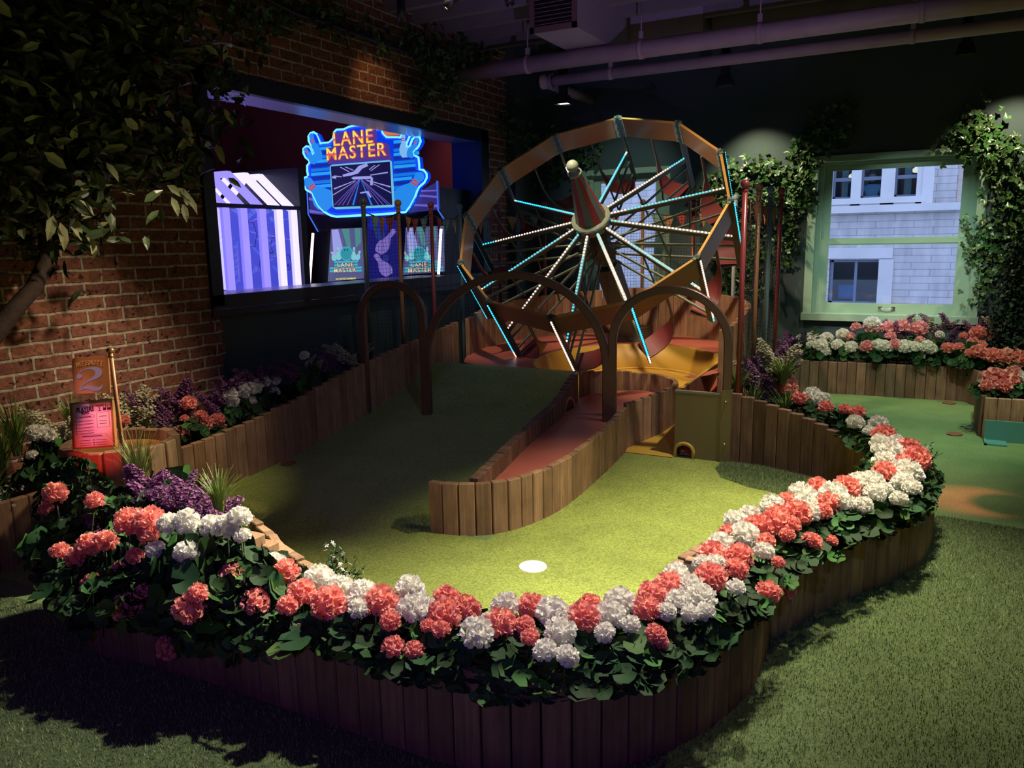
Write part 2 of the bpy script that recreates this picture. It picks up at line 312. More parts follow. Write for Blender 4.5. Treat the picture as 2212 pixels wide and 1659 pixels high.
# brick wall with the opening cut through it (33 cm thick)
b = MB(); OY0, OY1, OZ1 = 3.80, 7.52, 2.63
box2(b, (XL-.33, -3, 0), (XL, OY0, ZC)); box2(b, (XL-.33, OY1, 0), (XL, 8.05, ZC)); box2(b, (XL-.33, OY0, OZ1), (XL, OY1, ZC))
rj = random.Random(3)
for k in range(14):   # ragged brick ends beside the panel
    d = rj.uniform(.0, .035); box2(b, (XL-.1, OY0, k*.0768), (XL-.002, OY0+d, k*.0768+.07))
struct('wall_left', b, M_BRICK)
b = MB(); box2(b, (XL-.33, 8.05, 0), (XL+.10, 8.6, ZC)); struct('trim_corner_chase', b, M_PAINT)
W1 = (-1.13, .41, .67, 2.27); W2 = (-3.63, -2.58, .67, 2.27)      # window openings in the far wall
b = MB(); T = .34
xs = [XL-.33, W2[0], W2[1], W1[0], W1[1], 3.6]; zs = [0, .67, 2.27, ZC]
for i in range(5):
    for j in range(3):
        if j == 1 and i in (1, 3): continue
        box2(b, (xs[i], YF, zs[j]), (xs[i+1], YF+T, zs[j+1]))
struct('wall_back', b, M_PAINT)
b = MB(); box2(b, (3.6, -3, 0), (3.75, 8.9, ZC)); struct('wall_right', b, M_PAINT)
b = MB(); box2(b, (-4.3, -3.1, 0), (3.7, -3, ZC)); struct('wall_front', b, M_PAINT)
b = MB(); box2(b, (-9.2, -3.1, ZC), (3.75, 8.95, ZC+.1)); struct('ceiling', b, M_CEIL)
for k in range(9):
    y = 4.3+k*.40
    b = MB(); box2(b, (XL, y-.035, 3.46), (3.6, y+.035, ZC))
    setp(b.obj('ceiling_joist', M_CEIL), f"{['ninth','eighth','seventh','sixth','fifth','fourth','third','second','first'][k]} wide grey wooden ceiling joist counted from the far wall", 'joist', 'ceiling joists across the room')
b = MB(); box2(b, (-1.9, 7.55, 3.3), (3.6, 7.85, 3.72)); setp(b.obj('ceiling_beam', M_CEIL), 'deep grey boxed beam above the pipes at the ceiling', 'beam')

# ---- windows in the far wall
M_SASH = pm('mint_green_paint', (.34, .46, .33), .4, noise=.05, nscale=5)
M_WGLASS = glass_mat('window_glass')
def window(n, W, full=True):
    x0, x1, z0, z1 = W
    r = setp(bpy.data.objects.new(f'window_{n}', None), kind='structure'); C.objects.link(r); r.location = ((x0+x1)/2, YF, z0); ox, oz = (x0+x1)/2, z0
    P = lambda bb, lo, hi: box2(bb, (lo[0]-ox, lo[1]-YF, lo[2]-oz), (hi[0]-ox, hi[1]-YF, hi[2]-oz))
    b = MB(); y0, y1 = YF-.035, YF+.12; t = .07; tt = .05
    P(b, (x0-.01, y0, z0+.05), (x0+t, y1, z1-tt)); P(b, (x1-t, y0, z0+.05), (x1+.01, y1, z1-tt)); P(b, (x0-.01, y0, z1-tt), (x1+.01, y1, z1+.01)); P(b, (x0-.02, y0-.05, z0-.02), (x1+.02, y1, z0+.05))
    P(b, (x0+t, YF+.06, z0+.05), (x0+t+.05, YF+.16, z1-tt)); P(b, (x1-t-.05, YF+.06, z0+.05), (x1-t, YF+.16, z1-tt)); P(b, (x0+t+.05, YF+.06, z1-tt-.02), (x1-t-.05, YF+.16, z1-tt))
    b.obj('window_frame', M_SASH, r); zm = z0+(z1-z0)*.475
    for k, (a, c, yy) in enumerate(((zm-.02, z1-tt-.02, YF+.11), (z0+.05, zm+.035, YF+.07))):
        b = MB(); s = .065; s2 = .05; xa, xb = x0+t+.05, x1-t-.05; lo = .09 if k == 1 else s2
        P(b, (xa, yy, a), (xa+s, yy+.035, c)); P(b, (xb-s, yy, a), (xb, yy+.035, c)); P(b, (xa+s, yy, c-s2), (xb-s, yy+.035, c)); P(b, (xa+s, yy, a), (xb-s, yy+.035, a+lo))
        P(b, (xa+s, yy+.006, a+lo), (xa+s+.012, yy+.02, c-s2)); P(b, (xb-s-.012, yy+.006, a+lo), (xb-s, yy+.02, c-s2)); P(b, (xa+s+.012, yy+.006, a+lo), (xb-s-.012, yy+.02, a+lo+.012)); P(b, (xa+s+.012, yy+.006, c-s2-.012), (xb-s-.012, yy+.02, c-s2))
        sash = b.obj('sash', M_SASH, r)
        g = MB(); P(g, (xa+s, yy+.022, a+lo), (xb-s, yy+.028, c-s2)); g.obj('window_pane', M_WGLASS, sash)
        if k == 1:
            h = MB(); cx, cz = (x0+x1)/2-ox, a+.045-oz; yy0 = yy-YF
            tube(h, [(cx-.06, yy0-.004, cz+.01), (cx-.05, yy0-.03, cz+.005), (cx, yy0-.038, cz), (cx+.05, yy0-.03, cz+.005), (cx+.06, yy0-.004, cz+.01)], .007, 8)
            box(h, (cx-.06, yy0-.004, cz+.005), (.035, .008, .045)); box(h, (cx+.06, yy0-.004, cz+.005), (.035, .008, .045)); h.obj('sash_handle', pm('chrome', (.7, .7, .72), .2, metal=1), sash)
        if k == 0:
            h = MB()
            for q in (.15, .85): box(h, (x0-ox+(x1-x0)*q, yy-YF-.012, zm+.035-oz), (.07, .03, .02))
            h.obj('sash_lock', M_SASH, sash)
window(1, W1); window(2, W2)

# ---- building across the street
YB = 20.0
M_STONE = bpy.data.materials.new('ashlar_limestone'); M_STONE.use_nodes = True
N, L = nodes(M_STONE); p = N['Principled BSDF']; p.inputs['Roughness'].default_value = .9
tc = N.new('ShaderNodeTexCoord'); sp = N.new('ShaderNodeSeparateXYZ'); cb = N.new('ShaderNodeCombineXYZ'); L.new(tc.outputs['Object'], sp.inputs[0]); L.new(sp.outputs[0], cb.inputs[0]); L.new(sp.outputs[2], cb.inputs[1])
br = N.new('ShaderNodeTexBrick'); br.inputs['Scale'].default_value = 1; br.inputs['Brick Width'].default_value = .78; br.inputs['Row Height'].default_value = .155; br.inputs['Mortar Size'].default_value = .008
br.inputs['Color1'].default_value = (.60, .56, .54, 1); br.inputs['Color2'].default_value = (.52, .49, .48, 1); br.inputs['Mortar'].default_value = (.33, .31, .31, 1); L.new(cb.outputs[0], br.inputs['Vector'])
nz = N.new('ShaderNodeTexNoise'); nz.inputs['Scale'].default_value = 2; nz.inputs['Detail'].default_value = 8; mpp = N.new('ShaderNodeMapping'); mpp.inputs['Scale'].default_value = (2.5, 1, .7); L.new(tc.outputs['Object'], mpp.inputs[0]); L.new(mpp.outputs[0], nz.inputs['Vector'])
mr = N.new('ShaderNodeMapRange'); mr.inputs[1].default_value = .3; mr.inputs[2].default_value = .7; mr.inputs[3].default_value = .8; mr.inputs[4].default_value = 1.12; L.new(nz.outputs[0], mr.inputs[0])
hs = N.new('ShaderNodeHueSaturation'); L.new(br.outputs[0], hs.inputs['Color']); L.new(mr.outputs[0], hs.inputs['Value']); L.new(hs.outputs[0], p.inputs['Base Color'])
M_STONE2 = pm('smooth_limestone', (.64, .61, .59), .85, noise=.08, nscale=1.5)
fac = thing('office_building', 'pale stone building seen across the street through the sash windows', 'building', (0, YB, -3))
def fb(bb, px0, py0, px1, py1, y0, y1):
    a = WY(px0, py0, YB); c = WY(px1, py1, YB); box2(bb, (a[0], y0-YB, a[2]+3), (c[0], y1-YB, c[2]+3))
WIN = [(1797, 300, 1846, 431), (1858, 300, 1911, 429), (1930, 300, 1988, 426)]
LOW = (1790, 561, 1899, 658)
# wall as boxes round the openings
b = MB(); xw = [-12.0]; A = [WY(q[0], 431, YB) for q in WIN]; 
zt0, zt1 = WY(1850, 431, YB)[2], WY(1850, 300, YB)[2]; zl0, zl1 = WY(1850, 658, YB)[2], WY(1850, 561, YB)[2]
ups = [(WY(q[0], 400, YB)[0], WY(q[2], 400, YB)[0]) for q in WIN]; lows = [(WY(LOW[0], 600, YB)[0], WY(LOW[2], 600, YB)[0])]
def band(z0, z1, holes):
    x = -14
    for h in holes+[(8, 8)]:
        if h[0] > x: box2(b, (x, 0, z0+3), (h[0], .4, z1+3))
        x = h[1]
band(-3, zl0, []); band(zl0, zl1, lows); band(zl1, zt0, []); band(zt0, zt1, ups); band(zt1, 8, [])
b.obj('facade_wall', M_STONE, fac)
b = MB()
for x0_, x1_ in zip([1785, 1846, 1911, 1988], [1797, 1858, 1930, 2000]): fb(b, x0_, 290, x1_, 446, YB-.12, YB+.05)
fb(b, 2001, 290, 2014, 440, YB-.15, YB); fb(b, 1785, 447, 2085, 453, YB-.22, YB); fb(b, 1785, 440, 2010, 447, YB-.12, YB); fb(b, 1785, 431, 2000, 436, YB-.16, YB)
fb(b, 1780, 536, 1928, 558, YB-.06, YB); fb(b, 1899, 560, 1924, 660, YB-.05, YB)
b.obj('stone_trim', M_STONE2, fac)
b = MB(); fb(b, 1785, 436, 1996, 441, YB-.03, YB); fb(b, 2074, 345, 2095, 436, YB-.02, YB)
mb_ = bpy.data.materials.new('buff_brick'); mb_.use_nodes = True; N, L = nodes(mb_); bq = N.new('ShaderNodeTexBrick'); bq.inputs['Scale'].default_value = 1; bq.inputs['Brick Width'].default_value = .24; bq.inputs['Row Height'].default_value = .08; bq.inputs['Mortar Size'].default_value = .008
bq.inputs['Color1'].default_value = (.55, .42, .33, 1); bq.inputs['Color2'].default_value = (.48, .36, .29, 1); bq.inputs['Mortar'].default_value = (.5, .47, .44, 1)
tc = N.new('ShaderNodeTexCoord'); sp = N.new('ShaderNodeSeparateXYZ'); cb = N.new('ShaderNodeCombineXYZ'); L.new(tc.outputs['Object'], sp.inputs[0]); L.new(sp.outputs[0], cb.inputs[0]); L.new(sp.outputs[2], cb.inputs[1]); L.new(cb.outputs[0], bq.inputs['Vector']); L.new(bq.outputs[0], N['Principled BSDF'].inputs['Base Color'])
b.obj('brick_panel', mb_, fac)
M_FW = pm('slate_window_metal', (.16, .19, .26), .5); M_FG = glass_mat('far_glass', (.75, .82, .88)); M_ROOM = pm('office_room', (.16, .13, .12), .8); M_CURT = pm('green_curtain', (.42, .50, .42), .8, bump=.3, bscale=8)
for i, q in enumerate(WIN+[LOW]):
    x0_, _, _ = WY(q[0], q[3], YB); x1_ = WY(q[2], q[3], YB)[0]; z0_ = (zt0 if i < 3 else zl0)+3; z1_ = (zt1 if i < 3 else zl1)+3
    b = MB(); t = .055
    box2(b, (x0_, .08, z0_), (x0_+t, .16, z1_)); box2(b, (x1_-t, .08, z0_), (x1_, .16, z1_)); box2(b, (x0_, .08, z0_), (x1_, .16, z0_+t*1.3)); box2(b, (x0_, .08, z1_-t), (x1_, .16, z1_))
    if i < 3: box2(b, (x0_, .07, z0_+.42), (x1_, .15, z0_+.50))
    else: box2(b, ((x0_+x1_)/2-.03, .07, z0_), ((x0_+x1_)/2+.03, .15, z1_))
    wf = b.obj('office_window', M_FW, fac)
    g = MB(); box2(g, (x0_+t, .11, z0_+t), (x1_-t, .12, z1_-t)); g.obj('office_pane', M_FG, wf)
    g = MB(); box2(g, (x0_-.2, .9, z0_-.1), (x1_+.2, 1.0, z1_+.1)); box2(g, (x0_-.25, .4, z0_-.1), (x0_-.15, 1, z1_+.1)); box2(g, (x1_+.15, .4, z0_-.1), (x1_+.25, 1, z1_+.1)); box2(g, (x0_-.2, .4, z0_-.12), (x1_+.2, 1, z0_-.02)); g.obj('office_room', M_ROOM, fac)
    if i < 3:
        g = MB(); xa = x0_+(.35 if i != 1 else .05)*(x1_-x0_); n = 10
        pts = [(xa+(.28*(x1_-x0_))*k/n, .3+.03*math.sin(k*2.2), 0) for k in range(n+1)]
        V = [(x, y, z0_) for x, y, _ in pts]+[(x, y, z1_) for x, y, _ in pts]; g.faces(V, [(k, k+1, n+2+k, n+1+k) for k in range(n)], 0, True)
        if i != 1: g.obj('office_curtain', M_CURT, fac)
        g = MB(); box2(g, (x0_+.1, .6, z0_+.1), (x1_-.3, .8, z0_+.55)); g.obj('office_desk', pm('desk_brown', (.25, .12, .08), .6), fac)
    else:
        g = MB(); box2(g, (x0_+.15, .5, z0_+.1), (x0_+.55, .7, z0_+.42)); g.obj('blue_crate', pm('crate_blue', (.05, .22, .5), .6), fac)
        g = MB(); box2(g, (x0_+1.3, .5, z0_+1.15), (x0_+1.75, .6, z0_+1.25)); g.obj('lit_keyboard', emis('kb_blue', (.15, .15, 1), .7), fac)
        g = MB(); box2(g, (x0_+1.1, .5, z0_+.3), (x0_+1.9, .8, z0_+.36)); box2(g, (x0_+1.2, .6, z0_+.36), (x0_+1.5, .7, z0_+.62)); g.obj('office_table', pm('table_pale', (.5, .42, .36), .6), fac)
b = MB(); lz = zt0+3
for px_, py_ in ((1836, 380), (1980, 364)):
    a = WY(px_, py_, YB); lathe(b, [(.005, .10), (.10, .02), (.11, -.02), (.07, -.05), (.005, -.06)], 12, (a[0], .5, a[2]+3))
b.obj('hanging_lamp', emis('lamp_glow', (1, .85, .65), 1.6), fac)
# the two people in the office windows
def skin_person(name, label, x, z, y, shirt, hair):
    r = thing(name, label, 'person', (x, y, z))
    J = {'pel': (0, 0, .95), 'bel': (0, 0, 1.1), 'ch': (0, 0, 1.32), 'nk': (0, 0, 1.47), 'sl': (-.17, 0, 1.41), 'sr': (.17, 0, 1.41), 'el': (-.24, -.03, 1.15), 'er': (.24, -.03, 1.15), 'hl': (.04, -.17, 1.17), 'hr': (-.04, -.19, 1.14),
         'll': (-.1, 0, .9), 'lr': (.1, 0, .9), 'kl': (-.11, -.02, .48), 'kr': (.11, -.02, .48), 'fl': (-.12, 0, .05), 'fr': (.12, 0, .05)}
    def skin(nm, ed, rad, mat, par):
        keys = []; [keys.append(k) for e in ed for k in e if k not in keys]
        me = bpy.data.meshes.new(nm); me.from_pydata([J[k] for k in keys], [(keys.index(a), keys.index(c)) for a, c in ed], []); o = bpy.data.objects.new(nm, me); C.objects.link(o); o.parent = par; me.materials.append(mat)
        m = o.modifiers.new('s', 'SKIN')
        for i, k in enumerate(keys): me.skin_vertices[0].data[i].radius = (rad[k], rad[k]*.75)
        me.skin_vertices[0].data[0].use_root = True; s = o.modifiers.new('d', 'SUBSURF'); s.levels = s.render_levels = 1; return o
    R_ = dict(pel=.15, bel=.14, ch=.15, nk=.06, sl=.075, sr=.075, el=.05, er=.05, hl=.035, hr=.035, ll=.1, lr=.1, kl=.07, kr=.07, fl=.045, fr=.045)
    sk = pm('skin', (.55, .36, .28), .6)
    body = skin('body', [('pel', 'bel'), ('bel', 'ch'), ('ch', 'nk'), ('ch', 'sl'), ('ch', 'sr'), ('sl', 'el'), ('sr', 'er'), ('el', 'hl'), ('er', 'hr'), ('pel', 'll'), ('pel', 'lr'), ('ll', 'kl'), ('lr', 'kr'), ('kl', 'fl'), ('kr', 'fr')], R_, shirt, r)
    h = MB(); ball(h, (0, 0, 1.62), .095, 0, 14, 10, 1.2); ball(h, (0, -.095, 1.605), .015, 0, 6, 4); ball(h, (-.095, 0, 1.61), .02, 0, 6, 4); ball(h, (.095, 0, 1.61), .02, 0, 6, 4); h.obj('head', sk, r)
    h = MB(); ball(h, (-.033, -.087, 1.635), .01, 0, 6, 4); ball(h, (.033, -.087, 1.635), .01, 0, 6, 4); h.obj('eyes', M_BLACK, r)
    h = MB(); ball(h, (0, .025, 1.655), .102, 0, 14, 8, 1.05); h.obj('hair', hair, r)
a = WY(1880, 412, YB); skin_person('person', 'person in pale blue T-shirt with folded arms inside the middle office window', a[0], a[2]-1.3, YB+.42, pm('pale_blue_shirt', (.30, .55, .65), .8), pm('brown_hair', (.12, .07, .05), .7))
a = WY(1838, 420, YB); skin_person('person', 'person in navy top standing under the lampshade in the office', a[0]+.03, a[2]-1.15, YB+.55, pm('navy_shirt', (.03, .05, .12), .8), pm('black_hair', (.02, .02, .02), .7))
b = MB(); box2(b, (-16, 8.95, -3.2), (10, 24, -3)); setp(b.obj('street_ground', pm('asphalt', (.2, .2, .2), .9)), kind='structure')

# ---- arcade room behind the opening
M_MAR = pm('maroon_paint', (.20, .06, .055), .7); M_NAVY = pm('navy_paint', (.02, .022, .10), .5)
b = MB(); box2(b, (-9, 8.6, 0), (XL-.33, 8.75, ZC)); struct('wall_arcade_back', b, M_MAR)
b = MB(); box2(b, (-9.1, -3, 0), (-9, 8.7, ZC)); struct('wall_arcade_far', b, M_MAR)
b = MB(); box2(b, (-9, -3.1, 0), (XL-.33, -3, ZC)); struct('wall_arcade_front', b, M_MAR)
zc2 = WY(480, 228, 8.6)[2]
b = MB(); box2(b, (-9, -3, zc2), (XL-.335, 8.6, zc2+.1)); struct('ceiling_arcade', b, pm('arcade_ceiling', (.5, .4, .5), .7))
fr = thing('opening_frame', 'black steel frame lining the wide opening in the brick wall', 'frame', (XL, 5.6, 1.1))
def fbx(bb, lo, hi): o_ = np.array([XL, 5.6, 1.1]); box2(bb, np.array(lo)-o_, np.array(hi)-o_)
b = MB(); F = XL+.03
fbx(b, (XL-.03, 3.74, 1.10), (F, 3.835, 2.66)); fbx(b, (XL-.03, 7.42, 1.10), (F, 7.58, 2.66)); fbx(b, (XL-.03, 3.74, 2.545), (F, 7.58, 2.66)); fbx(b, (XL-.03, 3.74, 1.08), (F, 7.58, 1.175)); fbx(b, (XL-.02, 3.74, 1.03), (F-.01, 7.58, 1.075))
b.obj('face_frame', M_FRAME, fr)
M_REV = pm('satin_white_lining', (.36, .36, .40), .28, spec=.6)
b = MB(); fbx(b, (XL-.34, 3.80, 2.545), (XL-.03, 7.45, 2.575)); b.obj('soffit_lining', M_REV, fr)
b = MB(); fbx(b, (XL-.36, 3.80, 1.145), (XL-.03, 7.45, 1.175)); b.obj('sill_lining', M_REV, fr)
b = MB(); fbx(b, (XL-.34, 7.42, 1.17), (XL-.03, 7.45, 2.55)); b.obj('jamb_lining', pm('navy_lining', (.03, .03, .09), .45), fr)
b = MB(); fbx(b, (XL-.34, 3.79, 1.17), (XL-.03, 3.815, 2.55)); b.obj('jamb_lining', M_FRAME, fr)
b = MB(); box2(b, (XL-.14, 3.86, 0), (XL-.09, 7.52, 1.03)); box2(b, (XL-.30, 3.80, 0), (XL-.14, 3.87, 1.03), 1); setp(b.obj('infill_panel', [M_PAINT, M_FRAME]), 'dark green painted panel filling the wall under the arcade opening', 'panel')

spot('arcade_soffit_fill', (-4.75, 4.3, 1.95), (-4.45, 4.6, 2.6), 9, (.30, .20, 1), 150, 1, .05)  # added lamp, strengthens the violet light on the soffit
spot('arcade_sill_fill', (-4.6, 4.5, 1.6), (-4.5, 4.5, 1.1), 5, (.30, .22, 1), 150, 1, .05)  # added lamp, carries the same violet onto the sill
# ---- bowling arcade machine
YM = 6.8
am = thing('arcade_machine', 'blue-lit bowling arcade machine with pin-shaped marquee behind the opening', 'arcade machine', (-5.4, YM+.4, 0))
OA = np.array([-5.4, YM+.4, 0.0])
def Z7(x, y): return WY(640+x/6.9125, 260+y/6.9125, YM)
def Z8(x, y): return WY(660+x/6.506, 460+y/6.506, YM-.02)
def flat(nm, pts, dy, t, mat, par=am, conv=Z7):
    P = [conv(*q)-OA for q in pts]; b = MB(); prism(b, [(q[0], q[2]) for q in P], (0, P[0][1]+dy, 0), (1, 0, 0), (0, 0, 1), t, 0); return b.obj(nm, mat, par)
OUT = [(650,1440),(560,1420),(470,1370),(380,1280),(330,1180),(290,1090),(200,1040),(155,960),(150,900),(175,862),(215,850),(228,830),(215,760),(215,680),(252,640),(240,600),(190,560),(160,500),(160,430),(200,395),(240,400),(270,430),(308,520),(325,500),(280,400),(240,320),(235,250),(265,200),(310,185),(360,215),(390,280),(412,350),(540,340),(600,280),(620,180),(650,150),(760,145),(830,110),(940,85),(1050,90),(1150,115),(1250,140),(1325,145),(1340,200),(1400,262),(1600,262),(1640,190),(1690,175),(1745,235),(1700,340),(1700,400),(1740,400),(1780,290),(1830,250),(1890,262),(1905,320),(1870,400),(1800,480),(1812,530),(1870,560),(1880,650),(1885,740),(1950,750),(1990,800),(1995,860),(1960,930),(1880,1000),(1850,1060),(1820,1150),(1750,1280),(1680,1370),(1500,1390),(1300,1405),(1000,1420)]
blu = emis('marquee_blue', (.0, .045, .75), .9); mk = flat('marquee', OUT, -.04, -.06, blu)
E_CY = emis('neon_cyan', (.10, .45, 1.0), 2.2); E_NB = emis('neon_blue', (.01, .03, 1.0), 2.0)
b = MB(); P = [Z7(*q)-OA+np.array([0, -.055, 0]) for q in OUT]; tube(b, P+[P[0]], .012, 6, cap=False, up=(0, 1, 0)); b.obj('neon_outline', E_CY, mk)
cen = np.mean(P, 0); b = MB(); tube(b, [cen+(q-cen)*.955+np.array([0, .002, 0]) for q in P+[P[0]]], .010, 6, cap=False, up=(0, 1, 0)); b.obj('neon_outline', E_NB, mk)
# stripes of the marquee
cols = [emis('stripe_a', (.01, .20, .75), .9), emis('stripe_b', (.02, .38, .90), .9), emis('stripe_c', (.01, .03, .35), .8)]
for k in range(13):
    y0 = 300+k*62
    for (xa, xb) in ((265+(60 if k > 9 else 0)+(60 if k < 5 else 0), 560), (1495, 1830-(60 if k < 4 else 0)-(70 if k > 9 else 0))):
        flat('stripe', [(xa, y0+(.0-.09)*(xa-900)*1), (xb, y0-.09*(xb-900)), (xb, y0+44-.09*(xb-900)), (xa, y0+44-.09*(xa-900))], -.048, -.056, cols[k % 3], mk)
def pin(p0, p1, wd, dy, mats, par, conv=Z7, nm='pin_graphic'):
    """bowling pin with its base at P0 and head at P1 (plane points), WD wide"""
    prof = [(0, .28), (.06, .38), (.2, .5), (.34, .5), (.5, .36), (.6, .22), (.7, .15), (.78, .17), (.88, .22), (.95, .19), (1, .06)]
    a, c = np.array(p0, float), np.array(p1, float); d = c-a; n = np.array([-d[1], d[0]])/np.linalg.norm(d)*wd
    pts = [tuple(a+d*t+n*w_) for t, w_ in prof]+[tuple(a+d*t-n*w_) for t, w_ in prof[::-1]]
    o = flat(nm, pts, dy, dy*1.0-.012+.04, mats[0], par, conv) if False else flat(nm, pts, dy, -.006, mats[0], par, conv)
    for t in (.66, .73): 
        q = [a+d*t+n*.17, a+d*t-n*.17, a+d*(t+.04)-n*.17, a+d*(t+.04)+n*.17]; flat('pin_band', [tuple(z) for z in q], dy-.007, -.003, mats[1], o, conv)
    return o
E_PIN = emis('pin_blue', (.02, .26, .85), .95); E_PIN2 = emis('pin_pale', (.22, .52, .95), .9); E_RED = emis('band_red', (.8, .08, .08), .7)
pin((570, 1300), (190, 880), 330, -.062, (E_PIN, E_RED), mk); pin((1560, 1290), (1930, 790), 330, -.062, (E_PIN, E_RED), mk)
pin((350, 640), (165, 410), 130, -.062, (E_PIN, E_RED), mk); pin((395, 610), (270, 200), 150, -.064, (E_PIN, E_RED), mk)
pin((1680, 560), (1640, 190), 150, -.062, (E_PIN2, E_RED), mk); pin((1740, 560), (1870, 265), 130, -.064, (E_PIN, E_RED), mk)
flat('marquee_vent', [(1375, 155), (1605, 195), (1590, 235), (1400, 240), (1360, 200)], -.064, -.004, emis('orange_vent', (.9, .25, .10), .7), mk)
# title
flat('title_panel', [(520, 425), (640, 415), (625, 200), (1250, 145), (1255, 340), (1400, 350), (1450, 400), (1440, 480), (1490, 590), (540, 660)], -.07, -.012, emis('title_back', (.10, .04, .30), .8), mk)
def fit_text(nm, body, x0, x1, y0, y1, mat, par, dy, bold, conv=Z7, ext=.002):
    """lettering whose box spans the plane points x0..x1, y0..y1"""
    t = attach(plane_text(nm, body, 0, 0, 1, mat, par, 0, 0, bold/.2, 1, conv, ext), par); co = np.array([v.co[:] for v in t.data.vertices]); lo, hi = co.min(0), co.max(0)
    A, B_2, D = conv(x0, y1), conv(x1, y1+(x1-x0)*-.089), conv(x0, y0); X = B_2-A; Z = D-A; Z[0] = 0; sx_, sz_ = np.linalg.norm(X), np.linalg.norm(Z)
    for v in t.data.vertices: u_, w_ = (v.co.x-lo[0])/(hi[0]-lo[0]), (v.co.y-lo[1])/(hi[1]-lo[1]); v.co = Vector((u_*sx_, w_*sz_, v.co.z))
    X /= sx_; Z /= sz_; n_ = np.cross(X, Z); n_ /= np.linalg.norm(n_); A = A+np.array([0, dy, 0]); t.matrix_parent_inverse = Matrix.Identity(4); A = A-OA
    t.matrix_local = Matrix([[X[i], Z[i], n_[i], A[i]] for i in range(3)]+[[0, 0, 0, 1]]); t.data.update(); return t
def plane_text(nm, body, cx_, cy_, size, mat, par, dy, tilt=-.089, bold=.0, sx=1.0, conv=Z7, ext=.002):
    c = conv(cx_, cy_); e = conv(cx_+100, cy_+100*tilt)-c; o_ = c+np.array([0, dy, 0])
    return text(nm, body, size, tuple(o_-(np.array([0, 0, 0]) if par is not am else 0)), e, (0, 0, 1), mat, None, ext, bold, 'CENTER', sx)
def attach(o, par):
    o.parent = par; o.matrix_parent_inverse = Matrix.Translation(-Vector(am.location)); return o
E_YEL = emis('title_yellow', (1.0, .72, .05), .95); E_ORG = emis('title_red', (.85, .12, .10), .8); E_WHT = emis('title_white', (1, .9, .75), .9)
def band_mat(name, stops, es):
    m = bpy.data.materials.new(name); m.use_nodes = True; N, L = nodes(m); p = N['Principled BSDF']; tc = N.new('ShaderNodeTexCoord'); sp = N.new('ShaderNodeSeparateXYZ'); r = N.new('ShaderNodeValToRGB'); L.new(tc.outputs['Generated'], sp.inputs[0]); L.new(sp.outputs[1], r.inputs[0]); r.color_ramp.interpolation = 'LINEAR'
    for k, (q, c) in enumerate(stops):
        e = r.color_ramp.elements[k] if k < 2 else r.color_ramp.elements.new(q); e.position = q; e.color = (*c, 1)
    L.new(r.outputs[0], p.inputs['Emission Color']); p.inputs['Emission Strength'].default_value = es; p.inputs['Base Color'].default_value = (.1, .05, .02, 1); return m
E_BAND = band_mat('title_bands', [(0, (1, .80, .05)), (.34, (1, .62, .04)), (.42, (.75, .10, .10)), (.52, (.80, .20, .10)), (.58, (1, .85, .55)), (.66, (.95, .85, .08)), (1, (.85, .85, .05))], .95)
for body, x0, x1, y0, y1 in (('LANE', 660, 1215, 205, 385), ('MASTER', 560, 1415, 430, 600)):
    fit_text('title_outline', body, x0-24, x1+14, y0-14, y1+16, E_ORG, mk, -.086, .005); fit_text('title_lettering', body, x0-14, x1+5, y0-4, y1+8, E_BAND, mk, -.092, .0)
# screen
flat('screen_frame', [(560, 690), (600, 668), (1440, 600), (1475, 620), (1520, 1270), (1495, 1300), (650, 1330), (605, 1300)], -.066, -.012, emis('screen_edge', (.20, .62, .85), .8), mk)
scr = flat('screen', [(588, 695), (1465, 625), (1500, 1265), (630, 1300)], -.08, -.004, emis('screen_dark', (.012, .012, .10), .6), mk)
E_L1 = emis('lane_blue', (.02, .22, .9), .9); E_L2 = emis('lane_violet', (.20, .15, .75), .7); E_L3 = emis('lane_pale', (.40, .42, .95), .8)
for k, (xb, col) in enumerate(((640, E_L2), (700, E_L2), (760, E_L2), (830, E_L2), (910, E_L1), (1190, E_L1), (1300, E_L2), (1370, E_L2), (1440, E_L2), (1480, E_L2))):
    xt = 1030+(xb-1050)*.05; flat('lane_line', [(xb, 1270), (xb+(26 if col is E_L1 else 12), 1270), (xt+5, 890), (xt, 890)], -.086, -.002, col, scr)
for q in ([(640, 1020), (960, 900), (960, 908), (640, 1040)], [(1480, 990), (1110, 890), (1110, 898), (1480, 1010)], [(630, 1110), (960, 915), (960, 920), (630, 1125)], [(1490, 1080), (1130, 905), (1130, 910), (1490, 1095)],
          [(730, 710), (860, 780), (870, 772), (745, 705)], [(800, 705), (930, 760), (935, 750), (815, 700)], [(1310, 670), (1180, 760), (1190, 765), (1325, 672)], [(1240, 680), (1160, 740), (1170, 745), (1255, 682)], [(640, 830), (760, 845), (760, 855), (640, 850)], [(1440, 775), (1180, 820), (1180, 832), (1440, 795)]):
    flat('screen_line', q, -.086, -.002, E_L3, scr)
for q in ([(770, 820), (940, 770), (1010, 690), (1130, 650), (1150, 690), (1060, 730), (1000, 800), (900, 830), (780, 850)], [(900, 870), (930, 850), (1190, 840), (1220, 870), (1215, 980), (1180, 970), (1190, 880), (930, 890)], [(620, 840), (675, 855), (670, 880), (615, 870)], [(1030, 1080), (1150, 1060), (1200, 1150), (1180, 1160), (1130, 1085), (1040, 1100)]):
    flat('bowler_graphic', q, -.088, -.003, E_L3, scr)
